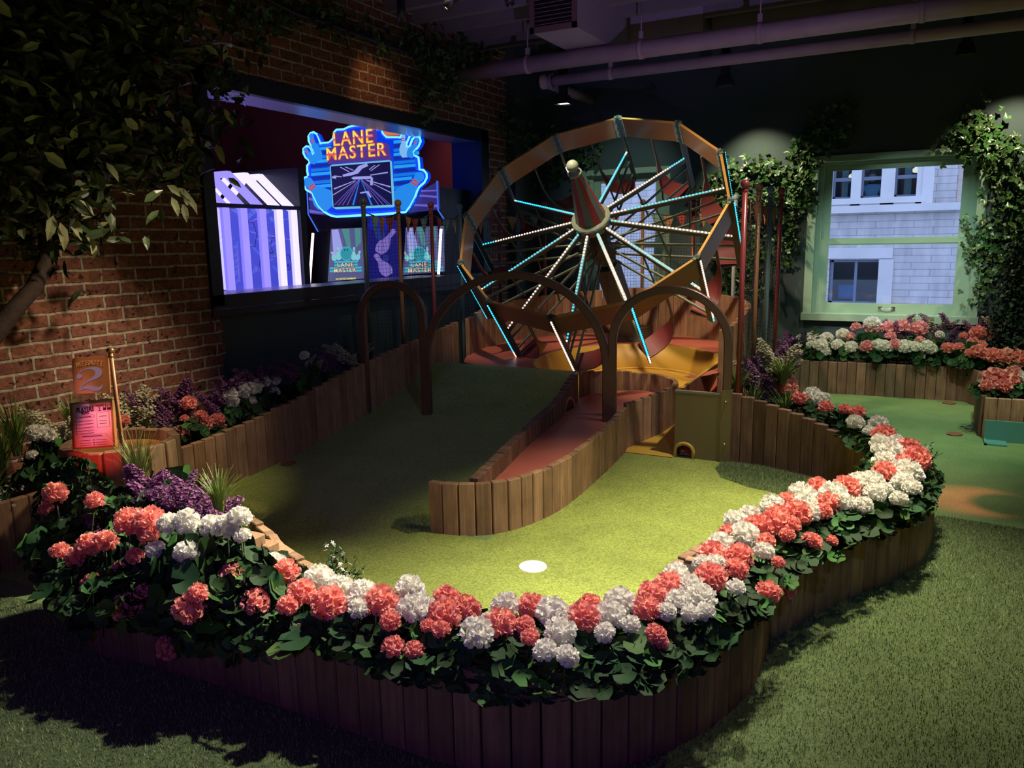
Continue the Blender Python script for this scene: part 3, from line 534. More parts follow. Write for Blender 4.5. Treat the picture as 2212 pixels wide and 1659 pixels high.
# cabinet body, hood, lower panels
def am_box(nm, x0, x1, y0, y1, z0, z1, mat):
    b = MB(); box2(b, (x0-OA[0], y0-OA[1], z0), (x1-OA[0], y1-OA[1], z1)); return b.obj(nm, mat, am)
M_CAB = pm('cabinet_black', (.012, .012, .03), .35)
xl = Z7(190, 1000)[0]; xr = Z7(2130, 1100)[0]
am_box('cabinet_body', xl, xr-.02, YM+.05, YM+1.0, 0, 2.05, M_CAB)
SD = emis('side_art', (.05, .04, .30), .55)
flat('side_wing', [(190, 1050), (290, 1100), (380, 1280), (560, 1430), (230, 1400), (205, 1390)], -.005, -.02, SD)
flat('side_wing', [(1850, 1060), (2120, 910), (2140, 1330), (1680, 1380), (1800, 1200)], -.005, -.02, SD)
for q in ([(1890, 1045), (2115, 1040), (2115, 1060), (1885, 1070)], [(1870, 1110), (2120, 1130), (2120, 1160), (1860, 1140)], [(1800, 1250), (2125, 1260), (2125, 1300), (1780, 1280)], [(215, 1150), (320, 1190), (330, 1220), (215, 1190)], [(220, 1330), (420, 1370), (440, 1400), (225, 1380)]):
    flat('side_stripe', q, -.03, -.002, E_L2)
b = MB()
for q in ([(190, 1060), (205, 1400), (350, 1660)], [(2125, 905), (2140, 1340), (2230, 1480)]): tube(b, [Z7(*z)-OA+np.array([0, -.03, 0]) for z in q], .008, 5, up=(0, 1, 0))
b.obj('edge_neon', emis('edge_blue', (.05, .18, .9), .9), am)
flat('hood', [(230, 1410), (640, 1450), (1400, 1420), (1900, 1390), (2150, 1380), (2230, 1520), (1800, 1530), (360, 1660)], -.02, -.03, M_CAB)
pnl = emis('panel_purple', (.16, .17, .42), .55); cy_ = emis('panel_cyan', (.05, .62, .78), .75)
for x0, x1, dx, ytop, ybot, tb in ((335, 820, 0, 225, 965, 1), (1385, 1955, 1045, 200, 870, 0)):
    pn = flat('lane_panel', [(x0+40, ytop), (x1, ytop-18), (x1+8, ybot-45), (x0-5, ybot)], -.02, -.012, pnl, am, Z8)
    for q, c in (([(60, 250), (150, 240), (250, 640), (90, 660)], E_L3), ([(200, 235), (300, 230), (330, 500), (280, 500)], emis('ray_teal', (.12, .40, .42), .6)), ([(380, 225), (460, 222), (470, 420), (400, 500)], emis('ray_teal', (.12, .40, .42), .6))):
        flat('ray_graphic', [(x0+a_, ytop-235+c_) for a_, c_ in q], -.033, -.001, c, pn, Z8)
    for k in range(4): yb = 680+k*42+(-0 if dx == 0 else -0); flat('stripe', [(x0+(100 if k < 2 else 35), yb), (x1-(60 if k < 2 else 5), yb-12), (x1-(60 if k < 2 else 5), yb+14), (x0+(100 if k < 2 else 35), yb+26)], -.034, -.001, cy_, pn, Z8)
    cxp = 605+dx-(20 if dx else 0); o = flat('ball_graphic', circ(cxp, 570, 80, 88), -.037, -.002, emis('ball_cyan', (.04, .34, .44), .8), pn, Z8)
    for fx in (-22, 18): flat('finger_hole', circ(cxp+fx, 520, 9, 11, 10), -.040, -.001, emis('hole_dark', (.01, .08, .12), .5), o, Z8)
    b = MB(); R_ = [Z8(x, y)-OA+np.array([0, -.037, 0]) for x, y in circ(cxp, 570, 86, 94)]; tube(b, R_+[R_[0]], .004, 5, cap=False, up=(0, 1, 0)); b.obj('ball_ring', cy_, pn)
    for p0, p1 in (((cxp-160, 670), (cxp-205, 545)), ((cxp-105, 660), (cxp-120, 480)), ((cxp+100, 660), (cxp+108, 478)), ((cxp+145, 660), (cxp+190, 530))):
        pin(p0, p1, 62, -.040, (emis('pin_cyan', (.25, .70, .80), .8), E_RED), pn, Z8)
    xc_ = 600+dx-(5 if dx else 0)
    for body, hw, y0, y1 in (('LANE', 110, 700, 755), ('MASTER', 158, 775, 832)):
        fit_text('panel_outline', body, xc_-hw-7, xc_+hw+7, y0-2, y1+12, emis('letter_dark', (.12, .03, .12), .5), pn, -.044, .012, Z8, .001); fit_text('panel_lettering', body, xc_-hw, xc_+hw, y0+5, y1+5, emis('letter_gold', (.95, .70, .45), .85), pn, -.047, .002, Z8, .001)
    if tb: fit_text('panel_lettering', 'AN ENTERTAINMENT', 458, 752, 915, 940, emis('letter_yel', (.95, .80, .15), .85), pn, -.040, .002, Z8, .001)
mp_ = flat('divider_panel', [(880, 20), (1180, 0), (1330, 180), (1330, 900), (900, 950), (880, 900)], -.015, -.012, emis('divider_blue', (.015, .015, .22), .7), am, Z8)
flat('divider_glow', [(1010, 0), (1130, 0), (1240, 220), (1000, 260), (890, 180)], -.03, -.003, emis('divider_glow', (.01, .02, .45), .8), mp_, Z8)
PV = emis('pin_violet', (.28, .20, .72), .7)
pin((1045, 560), (1270, 230), 170, -.030, (PV, PV), mp_, Z8); pin((1200, 870), (1000, 575), 170, -.030, (PV, PV), mp_, Z8)
flat('ball_graphic', circ(1075, 300, 72, 85), -.034, -.002, emis('ball_deep', (.03, .05, .35), .6), mp_, Z8); flat('ball_graphic', circ(1155, 635, 50, 48), -.034, -.002, emis('ball_deep', (.03, .05, .35), .6), mp_, Z8)
E_TUBE = emis('white_tube', (1, .93, .95), 3.0)
for q0, q1 in (((210, 285), (160, 985)), ((1995, 225), (1960, 855))):
    b = MB(); a_, c_ = Z8(*q0)-OA+np.array([0, -.12, 0]), Z8(*q1)-OA+np.array([0, -.12, 0]); tube(b, [a_, c_], .014, 8, up=(0, 1, 0)); b.obj('light_tube', E_TUBE, am)

# ---- glass house prize cabinet with glowing ribs
XC = -4.72
cabt = thing('prize_cabinet', 'glass gabled prize cabinet with glowing white ribs behind the opening', 'arcade cabinet', (XC-.45, 4.55, 0))
OC = np.array([XC-.45, 4.55, 0.0])
yr = [3.96, 4.19, 4.42, 4.65, 4.88, 5.08]; yr = [WX(px_, 600, XC)[1] for px_ in (440, 497, 535, 575, 611, 645)]
zh = float(WX(560, 447, XC)[2]); zr = zh+.27; ztop = zr; dxr = .34
E_RIB = emis('rib_violet', (.36, .30, 1.0), 1.0); E_RIBW = emis('rib_white', (.70, .64, 1.0), 1.35)
for i, y in enumerate(yr[:-1]+[yr[-1]-.02]):
    b = MB(); q = [(XC, y, 1.12), (XC, y, zh-.02), (XC-.02, y, zh), (XC-dxr, y, zr), (XC-dxr-.18, y, zr), (XC-2*dxr-.18, y, zh), (XC-2*dxr-.18, y, 1.12)]
    tube(b, [np.array(z)-OC for z in q], 1, sec=[(-.028, -.022), (.028, -.022), (.028, .022), (-.028, .022)], smooth=False, up=(0, 1, 0)); b.obj('glowing_rib', E_RIBW if i >= 4 else E_RIB, cabt)
b = MB()
for z in (zh,): box2(b, np.array((XC-.01, yr[0]-.1, z-.015))-OC, np.array((XC+.035, yr[-1]+.03, z+.015))-OC)
box2(b, np.array((XC-.02, yr[0]-.1, 1.09))-OC, np.array((XC+.03, yr[-1]+.03, 1.125))-OC)
b.obj('rail', pm('violet_rail', (.07, .06, .30), .4), cabt)
b = MB(); bb = lambda lo, hi: box2(b, np.array(lo)-OC, np.array(hi)-OC)
bb((XC-.9, yr[-1]+.03, 0), (XC+.04, yr[-1]+.10, zr+.06)); b.obj('end_frame', M_CAB, cabt)
b = MB(); bb((XC-.85, yr[0]-.3, 0), (XC+.03, yr[-1]+.03, 1.09)); b.obj('base', M_CAB, cabt)
b = MB(); bb((XC-.88, yr[0]-.3, 1.12), (XC-.86, yr[-1]+.02, zh)); b.obj('back_wall', emis('violet_back', (.13, .14, .72), .75), cabt)
b = MB()
bb((XC-.86, yr[-1]+.005, 1.12), (XC-.01, yr[-1]+.02, zh+.02)); b.obj('end_panel', emis('violet_end', (.10, .12, .75), .8), cabt)
b = MB()
for (yy, zz, s) in ((4.45, 1.60, .12), (4.75, 1.5, .08), (4.6, 1.34, .1), (4.9, 1.36, .07)):
    tube(b, [np.array((XC-.02-(5.0-yy)*.9+s*math.cos(a_)*.6, yr[-1]-.0, zz+s*math.sin(a_)))-OC for a_ in np.linspace(0, 2*PI, 7)], .003, 4, cap=False, up=(0, 1, 0))
b.obj('hexagon_graphic', pm('dark_line', (.02, .02, .1), .5), cabt)
for yy, zz in ((4.78, 1.43), (4.98, 1.33)):
    t_ = text('mark_lettering', 'EX', .05, (XC-.1-(5.0-yy)*.9, yr[-1]-.006, zz), (1, 0, 0), (0, 0, 1), pm('dark_line', (.02, .02, .1), .5), cabt, .001)
M_CG = glass_mat('cabinet_glass', (.85, .85, 1))
b = MB(); bb((XC+.0, yr[0]-.1, 1.12), (XC+.004, yr[-1]+.02, zh-.01)); b.obj('glass_side', M_CG, cabt)
spot('arcade_ceiling_light', (-6.2, 5.4, 1.5), (-6.4, 7.0, zc2), 40, (.7, .35, .9), 110, .9)
spot('arcade_orange_light', (-5.0, 7.6, zc2-.1), (-4.9, 8.6, 2.1), 26, (1, .40, .22), 90, .9)

# ------------------------------------------------------------------ ceiling things
def pxw(x, y): return (x, y)
b = MB(); yp, zp = 6.9, 3.12; tube(b, [(XL, yp, zp), (3.6, yp, zp)], .075, 20, up=(0, 1, 0)); p1 = b.obj('ceiling_pipe', M_PIPE); setp(p1, 'thick pinkish grey pipe crossing the room under the joists', 'pipe')
b = MB(); yq, zq = 7.35, 3.045; tube(b, [(-3.48, yq, zq), (3.6, yq, zq)], .05, 18, up=(0, 1, 0)); lathe(b, [(.07, -.0), (.07, .05), (.055, .05), (.055, .09), (.07, .09), (.07, .12)], 14, (-3.52, yq, zq), (1, 0, 0)); tube(b, [(-3.5, yq, zq), (-3.5, yq+.3, zq), (-3.5, yq+1.2, zq)], .05, 12); p2 = b.obj('ceiling_pipe', M_PIPE); setp(p2, 'thinner pinkish pipe with an elbow running behind the thick pipe', 'pipe')
for i, (x, w_) in enumerate(((-3.45, 0), (-2.35, 0), (-.18, 0), (-1.35, 0), (-2.8, 1), (-.25, 1))):
    yy, zz, rr = ((yp, zp, .082), (yq, zq, .056))[w_]; par = (p1, p2)[w_]
    b = MB(); tube(b, [(x-.02, yy, zz), (x+.02, yy, zz)], rr, 16, up=(0, 1, 0)); box(b, (x, yy, zz+rr+.03), (.035, .03, .07)); tube(b, [(x, yy, zz+rr+.04), (x, yy, 3.5)], .006, 6); b.obj('pipe_clamp', M_PIPE, par)
dk = thing('air_duct', 'rectangular painted air duct with a slatted grille at the ceiling', 'air duct', (-2.86, 6.2, 3.2))
b = MB(); box2(b, (-.20, 0, .0), (.20, 1.25, .42)); box2(b, (-.18, 1.25, .06), (.9, 1.65, .40)); b.obj('duct_body', pm('duct_paint', (.36, .30, .34), .5), dk)
b = MB(); box2(b, (-.21, -.02, -.01), (.21, 0, .035)); box2(b, (-.21, -.02, .39), (.21, 0, .43)); box2(b, (-.21, -.02, -.01), (-.17, 0, .43)); box2(b, (.17, -.02, -.01), (.21, 0, .43)); b.obj('grille_frame', pm('grille_brown', (.17, .09, .08), .6), dk)
b = MB()
for k in range(11): box(b, (0, -.006, .055+k*.032), (.34, .02, .006), R=Matrix.Rotation(.6, 3, 'X'))
b.obj('grille_slats', pm('grille_brown', (.17, .09, .08), .6), dk)
b = MB(); box2(b, (-.17, -.003, .03), (.17, 0, .39)); b.obj('grille_black_sheet', M_BLACK, dk)  # black sheet paints the dark inside the closed duct
# track lights
E_BULB = emis('warm_bulb', (1, .86, .62), 6)
def track_head(name, label, px, py, y, axis, ln, r, lit, top=3.46):
    p = WY(px, py, y); t = thing(name, label, 'spotlight', tuple(p), 'track spotlights under the ceiling'); ax = np.array(axis, float); ax /= np.linalg.norm(ax)
    b = MB(); lathe(b, [(r*.3, -ln), (r, -ln), (r, 0), (r*.86, 0), (r*.8, -.03)], 16, (0, 0, 0), tuple(ax)); b.obj('lamp_housing', M_BLACK, t)
    b = MB(); lathe(b, [(.001, -.02), (r*.8, -.02)], 16, (0, 0, 0), tuple(ax)); b.obj('lens', E_BULB if lit else pm('dark_lens', (.05, .05, .05), .2), t)
    b = MB(); q = -ax*ln*.6; tube(b, [q, (q[0], q[1], top-p[2])], .012, 8); b.obj('stem', M_BLACK, t)
track_head('track_spotlight', 'black cylinder spotlight hanging straight down near the brick wall', 868, 45, 5.0, (0, 0, -1), .16, .032, False)
track_head('track_spotlight', 'tilted black spotlight with its lens glowing warm under the joists', 962, 20, 4.8, (-.45, -.45, -.75), .17, .036, True)
track_head('track_spotlight', 'small black spotlight peeking in at the top edge beside the duct', 1102, 9, 5.0, (.3, -.2, -.9), .14, .034, False)
def hang_flood(label, px, py, y, lit, sz=.075):
    p = WY(px, py, y); t = thing('hanging_floodlight', label, 'floodlight', tuple(p), 'square floodlights hanging from the pipes')
    b = MB(); v = [(-.05, -.05, .09), (.05, -.05, .09), (.05, .05, .09), (-.05, .05, .09), (-sz, -sz, 0), (sz, -sz, 0), (sz, sz, 0), (-sz, sz, 0)]; b.faces(v, [(0, 1, 2, 3), (0, 4, 5, 1), (1, 5, 6, 2), (2, 6, 7, 3), (3, 7, 4, 0)]); b.obj('lamp_housing', M_BLACK, t)
    b = MB(); box(b, (0, 0, .015), (sz*1.6, sz*1.6, .006)); b.obj('lens', emis('flood_bulb', (1, .84, .6), 2.4) if lit else pm('dark_lens', (.05, .05, .05), .2), t)
    b = MB(); box2(b, (-.035, -.035, .09), (.035, .035, 3.715-p[2])); b.obj('stem', M_BLACK, t)
hang_flood('black square floodlight glowing warm above the striped cone', 1217, 226, 7.6, True)
hang_flood('unlit black floodlight hanging from the pipe above the far end of the wheel', 1566, 186, 7.6, False)
hang_flood('unlit black floodlight high above the large sash window', 2085, 120, 7.6, False)
b = MB()
for k in range(3):
    pts = [WX(px_, py_+k*5, XL+.06+.02*k) for px_, py_ in ((560, -20), (640, 20), (720, 45), (800, 75), (870, 100), (960, 120), (1040, 150))]; tube(b, pts, .014, 6)
setp(b.obj('cable_bundle', pm('blue_black_cable', (.02, .025, .06), .5)), 'bundle of dark cables slung along the top of the brick wall', 'cables')

# ------------------------------------------------------------------ plank walls and course
def resample(path, step):
    P = np.array(path, float); d = np.linalg.norm(np.diff(P[:, :2], axis=0), axis=1); s = np.concatenate([[0], np.cumsum(d)]); n = max(1, int(round(s[-1]/step)))
    t = (np.arange(n)+.5)*s[-1]/n; out = np.stack([np.interp(t, s, P[:, k]) for k in range(P.shape[1])], 1)
    e = .01; ta = np.stack([np.interp(np.minimum(t+e, s[-1]), s, P[:, k])-np.interp(np.maximum(t-e, 0), s, P[:, k]) for k in range(2)], 1); ta /= np.linalg.norm(ta, axis=1)[:, None]
    return out, ta, s[-1]/n
def smooth(path, n=8):
    P = np.array(path, float); Q = []
    for i in range(len(P)-1):
        p0, p1, p2, p3 = P[max(i-1, 0)], P[i], P[i+1], P[min(i+2, len(P)-1)]
        for k in range(n): t = k/n; Q.append(.5*(2*p1+(p2-p0)*t+(2*p0-5*p1+4*p2-p3)*t*t+(3*p1-p0-3*p2+p3)*t**3))
    return np.array(Q+[P[-1]])
def plank_wall(path, parent, mat=None, width=.084, thick=.04, jitter=.004, name='plank_wall', off=0.0):
    """path rows: x, y, z_bottom, z_top"""
    S, Tn, st = resample(smooth(path), width); b = MB()
    for p, t in zip(S, Tn):
        n = np.array([-t[1], t[0]]); c = p[:2]+n*off; zt = p[3]+random.uniform(-jitter, jitter); R = np.array([[t[0], n[0], 0], [t[1], n[1], 0], [0, 0, 1]])
        bbox_(b, (c[0], c[1], (p[2]+zt)/2), (st-.0035, thick*random.uniform(.95, 1.05), zt-p[2]), .004, 0, R)
    o = b.obj(name, mat or M_PLANK, parent); 
    if parent is not None: o.matrix_parent_inverse = Matrix.Translation(-Vector(parent.location))
    return o
def surf(poly, z, name, mat, parent, t=.02):
    b = MB(); prism(b, poly, (0, 0, z-t), (1, 0, 0), (0, 1, 0), t); o = b.obj(name, mat, parent)
    if parent is not None: o.matrix_parent_inverse = Matrix.Translation(-Vector(parent.location))
    return o
OUTA = [(-2.73, 2.0), (-2.76, 1.75), (-2.68, 1.67), (-2.45, 1.70), (-2.09, 1.72), (-1.67, 1.72), (-1.3, 1.72), (-1.1, 1.73), (-.97, 1.76), (-.79, 1.85), (-.65, 2.0), (-.54, 2.18), (-.46, 2.45), (-.45, 2.65), (-.45, 2.82)]
OUTB = [(-.47, 2.84), (-.43, 2.92), (-.34, 3.13), (-.2, 3.4), (-.08, 3.6), (.02, 3.84), (.07, 4.08), (.08, 4.35), (.03, 4.65), (-.1, 4.95), (-.30, 5.32), (-.50, 5.56), (-.78, 5.85), (-.97, 6.3), (-1.0, 7.0)]
INA = [(-3.08, 2.50), (-2.75, 2.42), (-2.45, 2.32), (-2.2, 2.17), (-1.85, 2.07), (-1.3, 2.05), (-1.0, 2.12), (-.85, 2.3), (-.80, 2.6), (-.78, 2.82)]
INB = [(-.78, 2.84), (-.70, 3.1), (-.53, 3.45), (-.37, 3.75), (-.25, 4.05), (-.2, 4.35), (-.22, 4.65), (-.35, 4.93), (-.58, 5.08), (-.9, 5.19), (-1.13, 5.22)]
ZR = .315
pa = thing('curved_planter', 'front curved wooden plank planter brimming with coral and white geraniums', 'planter', (-1.6, 1.9, 0))
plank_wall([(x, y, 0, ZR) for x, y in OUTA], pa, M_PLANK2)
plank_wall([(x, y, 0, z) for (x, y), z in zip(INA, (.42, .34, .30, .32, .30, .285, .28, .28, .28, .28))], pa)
plank_wall([(-.47, 2.83, 0, ZR), (-.76, 2.83, 0, .28)], pa)
surf([(x, y) for x, y in smooth(OUTA, 3)]+[(x, y) for x, y in smooth(INA, 3)[::-1]]+[(-2.95, 2.15)], .27, 'soil', M_SOIL, pa)
pb = thing('curved_planter', 'rear curved wooden planter sweeping round the right end of the putting green', 'planter', (-.2, 4.3, 0))
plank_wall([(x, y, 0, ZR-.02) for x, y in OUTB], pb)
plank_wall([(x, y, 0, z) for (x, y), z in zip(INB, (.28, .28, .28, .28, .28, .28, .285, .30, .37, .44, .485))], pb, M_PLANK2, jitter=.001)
surf([(x, y) for x, y in smooth(OUTB, 3)]+[(-1.25, 7.3), (-1.25, 6.2), (-1.17, 5.24)]+[(x, y) for x, y in smooth(INB, 3)[::-1][2:]], .265, 'soil', M_SOIL, pb)

# left wall planter
LW = [(-3.80, .6, 0, .33), (-3.81, 1.9, 0, .33), (-3.83, 2.6, 0, .33), (-3.85, 3.3, 0, .355), (-3.85, 3.9, 0, .43), (-3.85, 4.4, 0, .53), (-3.83, 4.8, 0, .60), (-3.80, 5.2, 0, .67), (-3.75, 5.6, 0, .74), (-3.72, 5.95, 0, .81)]
pl = thing('wall_planter', 'long wooden plank planter along the foot of the brick wall', 'planter', (-4.05, 3.2, 0))
plank_wall(LW, pl)
surf([(-3.83, .6), (-3.85, 3.3), (-3.87, 4.4), (-4.14, 4.4), (-4.29, 3.7), (-4.29, .6)], .28, 'soil', M_SOIL, pl)
surf([(-3.86, 3.7), (-3.84, 4.8), (-3.77, 5.95), (-4.29, 5.95), (-4.29, 3.7)], .38, 'soil', M_SOIL, pl)

# putting green with its ramp
RZ = [(1.5, 0), (3.3, 0), (3.9, .05), (4.3, .10), (4.7, .175), (5.0, .255), (5.25, .345), (5.45, .425), (5.6, .466), (5.66, .472)]
XR = [(3.26, -2.02), (3.8, -2.11), (4.4, -2.22), (5.0, -2.30), (5.4, -2.38), (5.66, -2.44)]
rz = lambda y: float(np.interp(y, [q[0] for q in RZ], [q[1] for q in RZ])); xr_ = lambda y: float(np.interp(y, [q[0] for q in XR], [q[1] for q in XR]))
gr = MB(); gy = np.concatenate([np.arange(3.26, 5.66, .06), [5.66]]); nx = 12
V = [((-3.86+.13*max(0, (y-5)/.66))*(1-k/nx)+xr_(y)*k/nx, y, rz(y)+.004) for y in gy for k in range(nx+1)]
gr.faces(V, [(j*(nx+1)+i, j*(nx+1)+i+1, (j+1)*(nx+1)+i+1, (j+1)*(nx+1)+i) for j in range(len(gy)-1) for i in range(nx)], 0, True)
yb = [(x, y, rz(5.66)+.004) for x, y in ((-3.73, 5.66), (-2.44, 5.66))]; gr.faces([yb[0], yb[1], (-2.44, 5.66, 0), (-3.73, 5.66, 0)], [(0, 3, 2, 1)])
pg = [(x, y) for x, y in smooth(INA, 4)]+[(x, y) for x, y in smooth(INB, 4)]+[(-1.17, 5.24), (-1.9, 5.16), (-1.9, 3.26), (-3.86, 3.26), (-3.86, 1.9), (-3.3, 1.9)]
prism(gr, pg, (0, 0, -.001), (1, 0, 0), (0, 1, 0), .005)
setp(gr.obj('putting_green', M_GREEN), 'bright green putting turf with a ramp rising beside the wheel', 'putting green')
# tongue-shaped channel
tg = thing('ball_return_channel', 'tongue-shaped plank channel with a red floor and a round end bowl', 'golf obstacle', (-2.0, 4.4, 0))
TR = [(-2.24, 3.27, 0, .28), (-2.12, 3.27, 0, .28), (-2.0, 3.32, 0, .28), (-1.87, 3.45, 0, .28), (-1.79, 3.7, 0, .28), (-1.77, 4.0, 0, .28), (-1.80, 4.54, 0, .29), (-1.84, 5.0, 0, .315), (-1.86, 5.19, 0, .335)]
TR2 = [(-1.865, 5.21, 0, .34), (-1.80, 5.35, 0, .36), (-1.71, 5.55, 0, .385), (-1.67, 5.75, 0, .40), (-1.72, 5.95, .1, .405), (-1.86, 6.1, .1, .41), (-2.05, 6.16, .1, .41), (-2.26, 6.1, .1, .42), (-2.40, 5.95, .1, .43), (-2.45, 5.78, .1, .46)]
TL = [(-2.04, 3.38, 0, .285), (-2.12, 3.8, 0, .30), (-2.23, 4.4, 0, .325), (-2.30, 4.95, 0, .37), (-2.37, 5.3, 0, .42), (-2.42, 5.6, 0, .475)]
plank_wall(TR, tg); plank_wall(TR2, tg); plank_wall(TL, tg, M_PLANK2, width=.075, thick=.055)
b = MB(); ys = np.linspace(3.35, 6.12, 24); V = []
for y in ys:
    xa = float(np.interp(y, [q[1] for q in TL]+[5.95, 6.12], [q[0] for q in TL]+[-2.38, -2.1])); xb = float(np.interp(y, [3.35, 3.5, 3.7, 4.0, 4.54, 5.19, 5.35, 5.55, 5.75, 5.95, 6.12], [-1.98, -1.87, -1.79, -1.77, -1.80, -1.86, -1.8, -1.71, -1.67, -1.72, -2.0]))
    z = .19+(y-3.4)*.028; V += [(xa-TOFF if False else xa, y, z), (xb, y, z)]
b.faces(V, [(2*i, 2*i+1, 2*i+3, 2*i+2) for i in range(len(ys)-1)], 0, True); o = b.obj('channel_floor', M_SALMON, tg); o.matrix_parent_inverse = Matrix.Translation(-Vector(tg.location))
b = MB(); tube(b, [(-2.33+.0*k, 5.28+.09*math.cos(k)*-1, .235+.10*math.sin(k)) for k in np.linspace(0, PI, 10)], .012, 8, up=(1, 0, 0)); o = b.obj('mouse_hole', M_SALMON, tg); o.matrix_parent_inverse = Matrix.Translation(-Vector(tg.location))
b = MB(); prism(b, circ(5.28, .235, .08, .10, 12, 0, PI), (-2.335, 0, 0), (0, 1, 0), (0, 0, 1), .01); o = b.obj('mouse_hole_black_disc', M_BLACK, tg); o.matrix_parent_inverse = Matrix.Translation(-Vector(tg.location))  # black half disc paints the dark of the hole, nothing is cut

# platform: salmon ring, yellow dish and chute
PC = np.array([-2.5, 6.4]); PR = 1.22; DC = np.array([-2.2, 6.2]); DR = .78; YF0 = 5.66
tilt = lambda y: .472+.045*(y-5.6)
pf = thing('wheel_platform', 'round salmon platform with a sunken yellow dish and chute under the wheel', 'golf platform', (-2.4, 6.4, 0))
def local(o, par): o.matrix_parent_inverse = Matrix.Translation(-Vector(par.location)); return o
b = MB(); V = []; n = 60; A0, A1 = math.radians(-38), math.radians(222)
def hit(a, c=DC):
    d = np.array([math.cos(a), math.sin(a)]); q = c-PC; B_ = q@d; s = -B_+math.sqrt(B_*B_-(q@q-PR*PR))
    if d[1] < -1e-6: s = min(s, (YF0-c[1])/d[1])
    return s, d
for k in range(n+1):
    a = A0+(A1-A0)*k/n; s, d = hit(a); i_ = DC+d*min(DR, s); o_ = DC+d*s; V += [(i_[0], i_[1], tilt(i_[1])), (o_[0], o_[1], tilt(o_[1]))]
b.faces(V, [(2*k+1, 2*k+3, 2*k+2, 2*k) for k in range(n)], 0, False); local(b.obj('salmon_floor', M_SALMON, pf), pf)
yz = lambda x, y: max(.004, .295*(y-5.12)/1.8) if y > 5.12 else .004
b = MB(); V = []
for k in range(n+1):
    a = math.radians(8)+(A1-math.radians(8))*k/n; s, d = hit(a); i_ = DC+d*min(DR, s); V += [(i_[0], i_[1], yz(*i_)), (i_[0], i_[1], tilt(i_[1])), (*(DC+d*(min(DR, s)+.018)), tilt(i_[1])+.001)]
b.faces(V, [(3*k, 3*k+1, 3*k+4, 3*k+3) for k in range(n)]+[(3*k+1, 3*k+2, 3*k+5, 3*k+4) for k in range(n)], 0, True); local(b.obj('dish_wall', M_YEL, pf), pf)
b = MB(); P = [DC+hit(math.radians(8)+(A1-math.radians(8))*k/40)[1]*min(DR, hit(math.radians(8)+(A1-math.radians(8))*k/40)[0]) for k in range(41)]
poly = [(-1.49, 5.14), (-1.49, 5.7), (-1.47, 6.2)]+[tuple(q) for q in P]+[(-2.45, 5.7), (-1.86, 5.14)]
from mathutils.geometry import tessellate_polygon
tr = tessellate_polygon([[Vector((x, y, 0)) for x, y in poly]]); b.faces([(x, y, yz(x, y)+.004) for x, y in poly], [tuple(t) for t in tr]); local(b.obj('dish_floor', M_YEL, pf), pf)
b = MB(); tube(b, [(*(DC+hit(a_)[1]*min(DR-.01, hit(a_)[0])), yz(*(DC+hit(a_)[1]*min(DR-.01, hit(a_)[0])))+.01) for a_ in np.linspace(math.radians(10), A1, 40)], .012, 6); local(b.obj('dish_bead', M_YEL, pf), pf)
b = MB()   # straight chute side wall
V = [(-1.49, 5.22, 0), (-1.49, 6.35, 0), (-1.49, 6.35, tilt(6.35)), (-1.49, 5.22, .47), (-1.465, 5.22, 0), (-1.465, 6.35, 0), (-1.465, 6.35, tilt(6.35)), (-1.465, 5.22, .47)]
b.faces(V, [(0, 3, 2, 1), (3, 7, 6, 2)]); local(b.obj('chute_wall', M_YEL, pf), pf); b = MB(); b.faces(V, [(4, 5, 6, 7)]); local(b.obj('chute_wall_outside', pm('rust_brown', (.20, .07, .04), .6), pf), pf)
# plank wall round the back
pts = []
for a in np.linspace(math.radians(198), math.radians(-22), 24):
    x, y = PC+PR*np.array([math.cos(a), math.sin(a)]); t = math.degrees(a); zt = np.interp(t, [-22, 0, 60, 100, 160, 198], [.80, .93, 1.0, 1.02, .92, .82]); pts.append((x, y, .3, zt))
bw = thing('back_plank_wall', 'tall curved plank wall enclosing the platform behind the wheel', 'plank wall', (-2.5, 7.6, .3)); plank_wall(pts, bw)

# metal box with the mouse hole
mx = thing('metal_gate_box', 'olive gold metal box with a small arched mouse hole', 'golf obstacle', (-1.32, 5.2, 0))
ax0, ax1 = -.17, .17; b = MB(); hx0, hx1, hz = -.155, -.045, .10
arc = [(hx0+(hx1-hx0)*(.5-.5*math.cos(t)), hz*.5+.055*math.sin(t)) for t in np.linspace(0, PI, 9)]
poly = [(ax0, .47), (ax0, 0), (hx0, 0)]+arc+[(hx1, 0), (ax1, 0), (ax1, .47)]
prism(b, poly, (0, 0, 0), (1, 0, 0), (0, 0, 1), .02); b.obj('front_panel', M_OLIVE, mx)
b = MB(); tube(b, [(x*1.0+(x-(hx0+hx1)/2)*.15, -.022, z) for x, z in [(hx0, 0)]+arc+[(hx1, 0)]], .013, 8, up=(0, 1, 0)); b.obj('mouse_hole_surround', pm('orange_gold_metal', (.52, .33, .07), .4), mx)
b = MB(); box2(b, (ax0-.005, -.022, .462), (ax1, .012, .475)); b.obj('top_edge', pm('edge_metal', (.3, .25, .18), .4), mx)
b = MB(); b.faces([(ax0+.02, .02, .01), (ax1, .02, .01), (ax1, 1.1, .40), (ax0+.02, 1.1, .40)], [(0, 1, 2, 3)]); b.obj('inner_ramp', M_SALMON, mx)
# post side wall (right side of box)
b = MB(); box2(b, (.165, 0, 0), (.18, .5, .47)); b.obj('side_panel', M_OLIVE, mx)

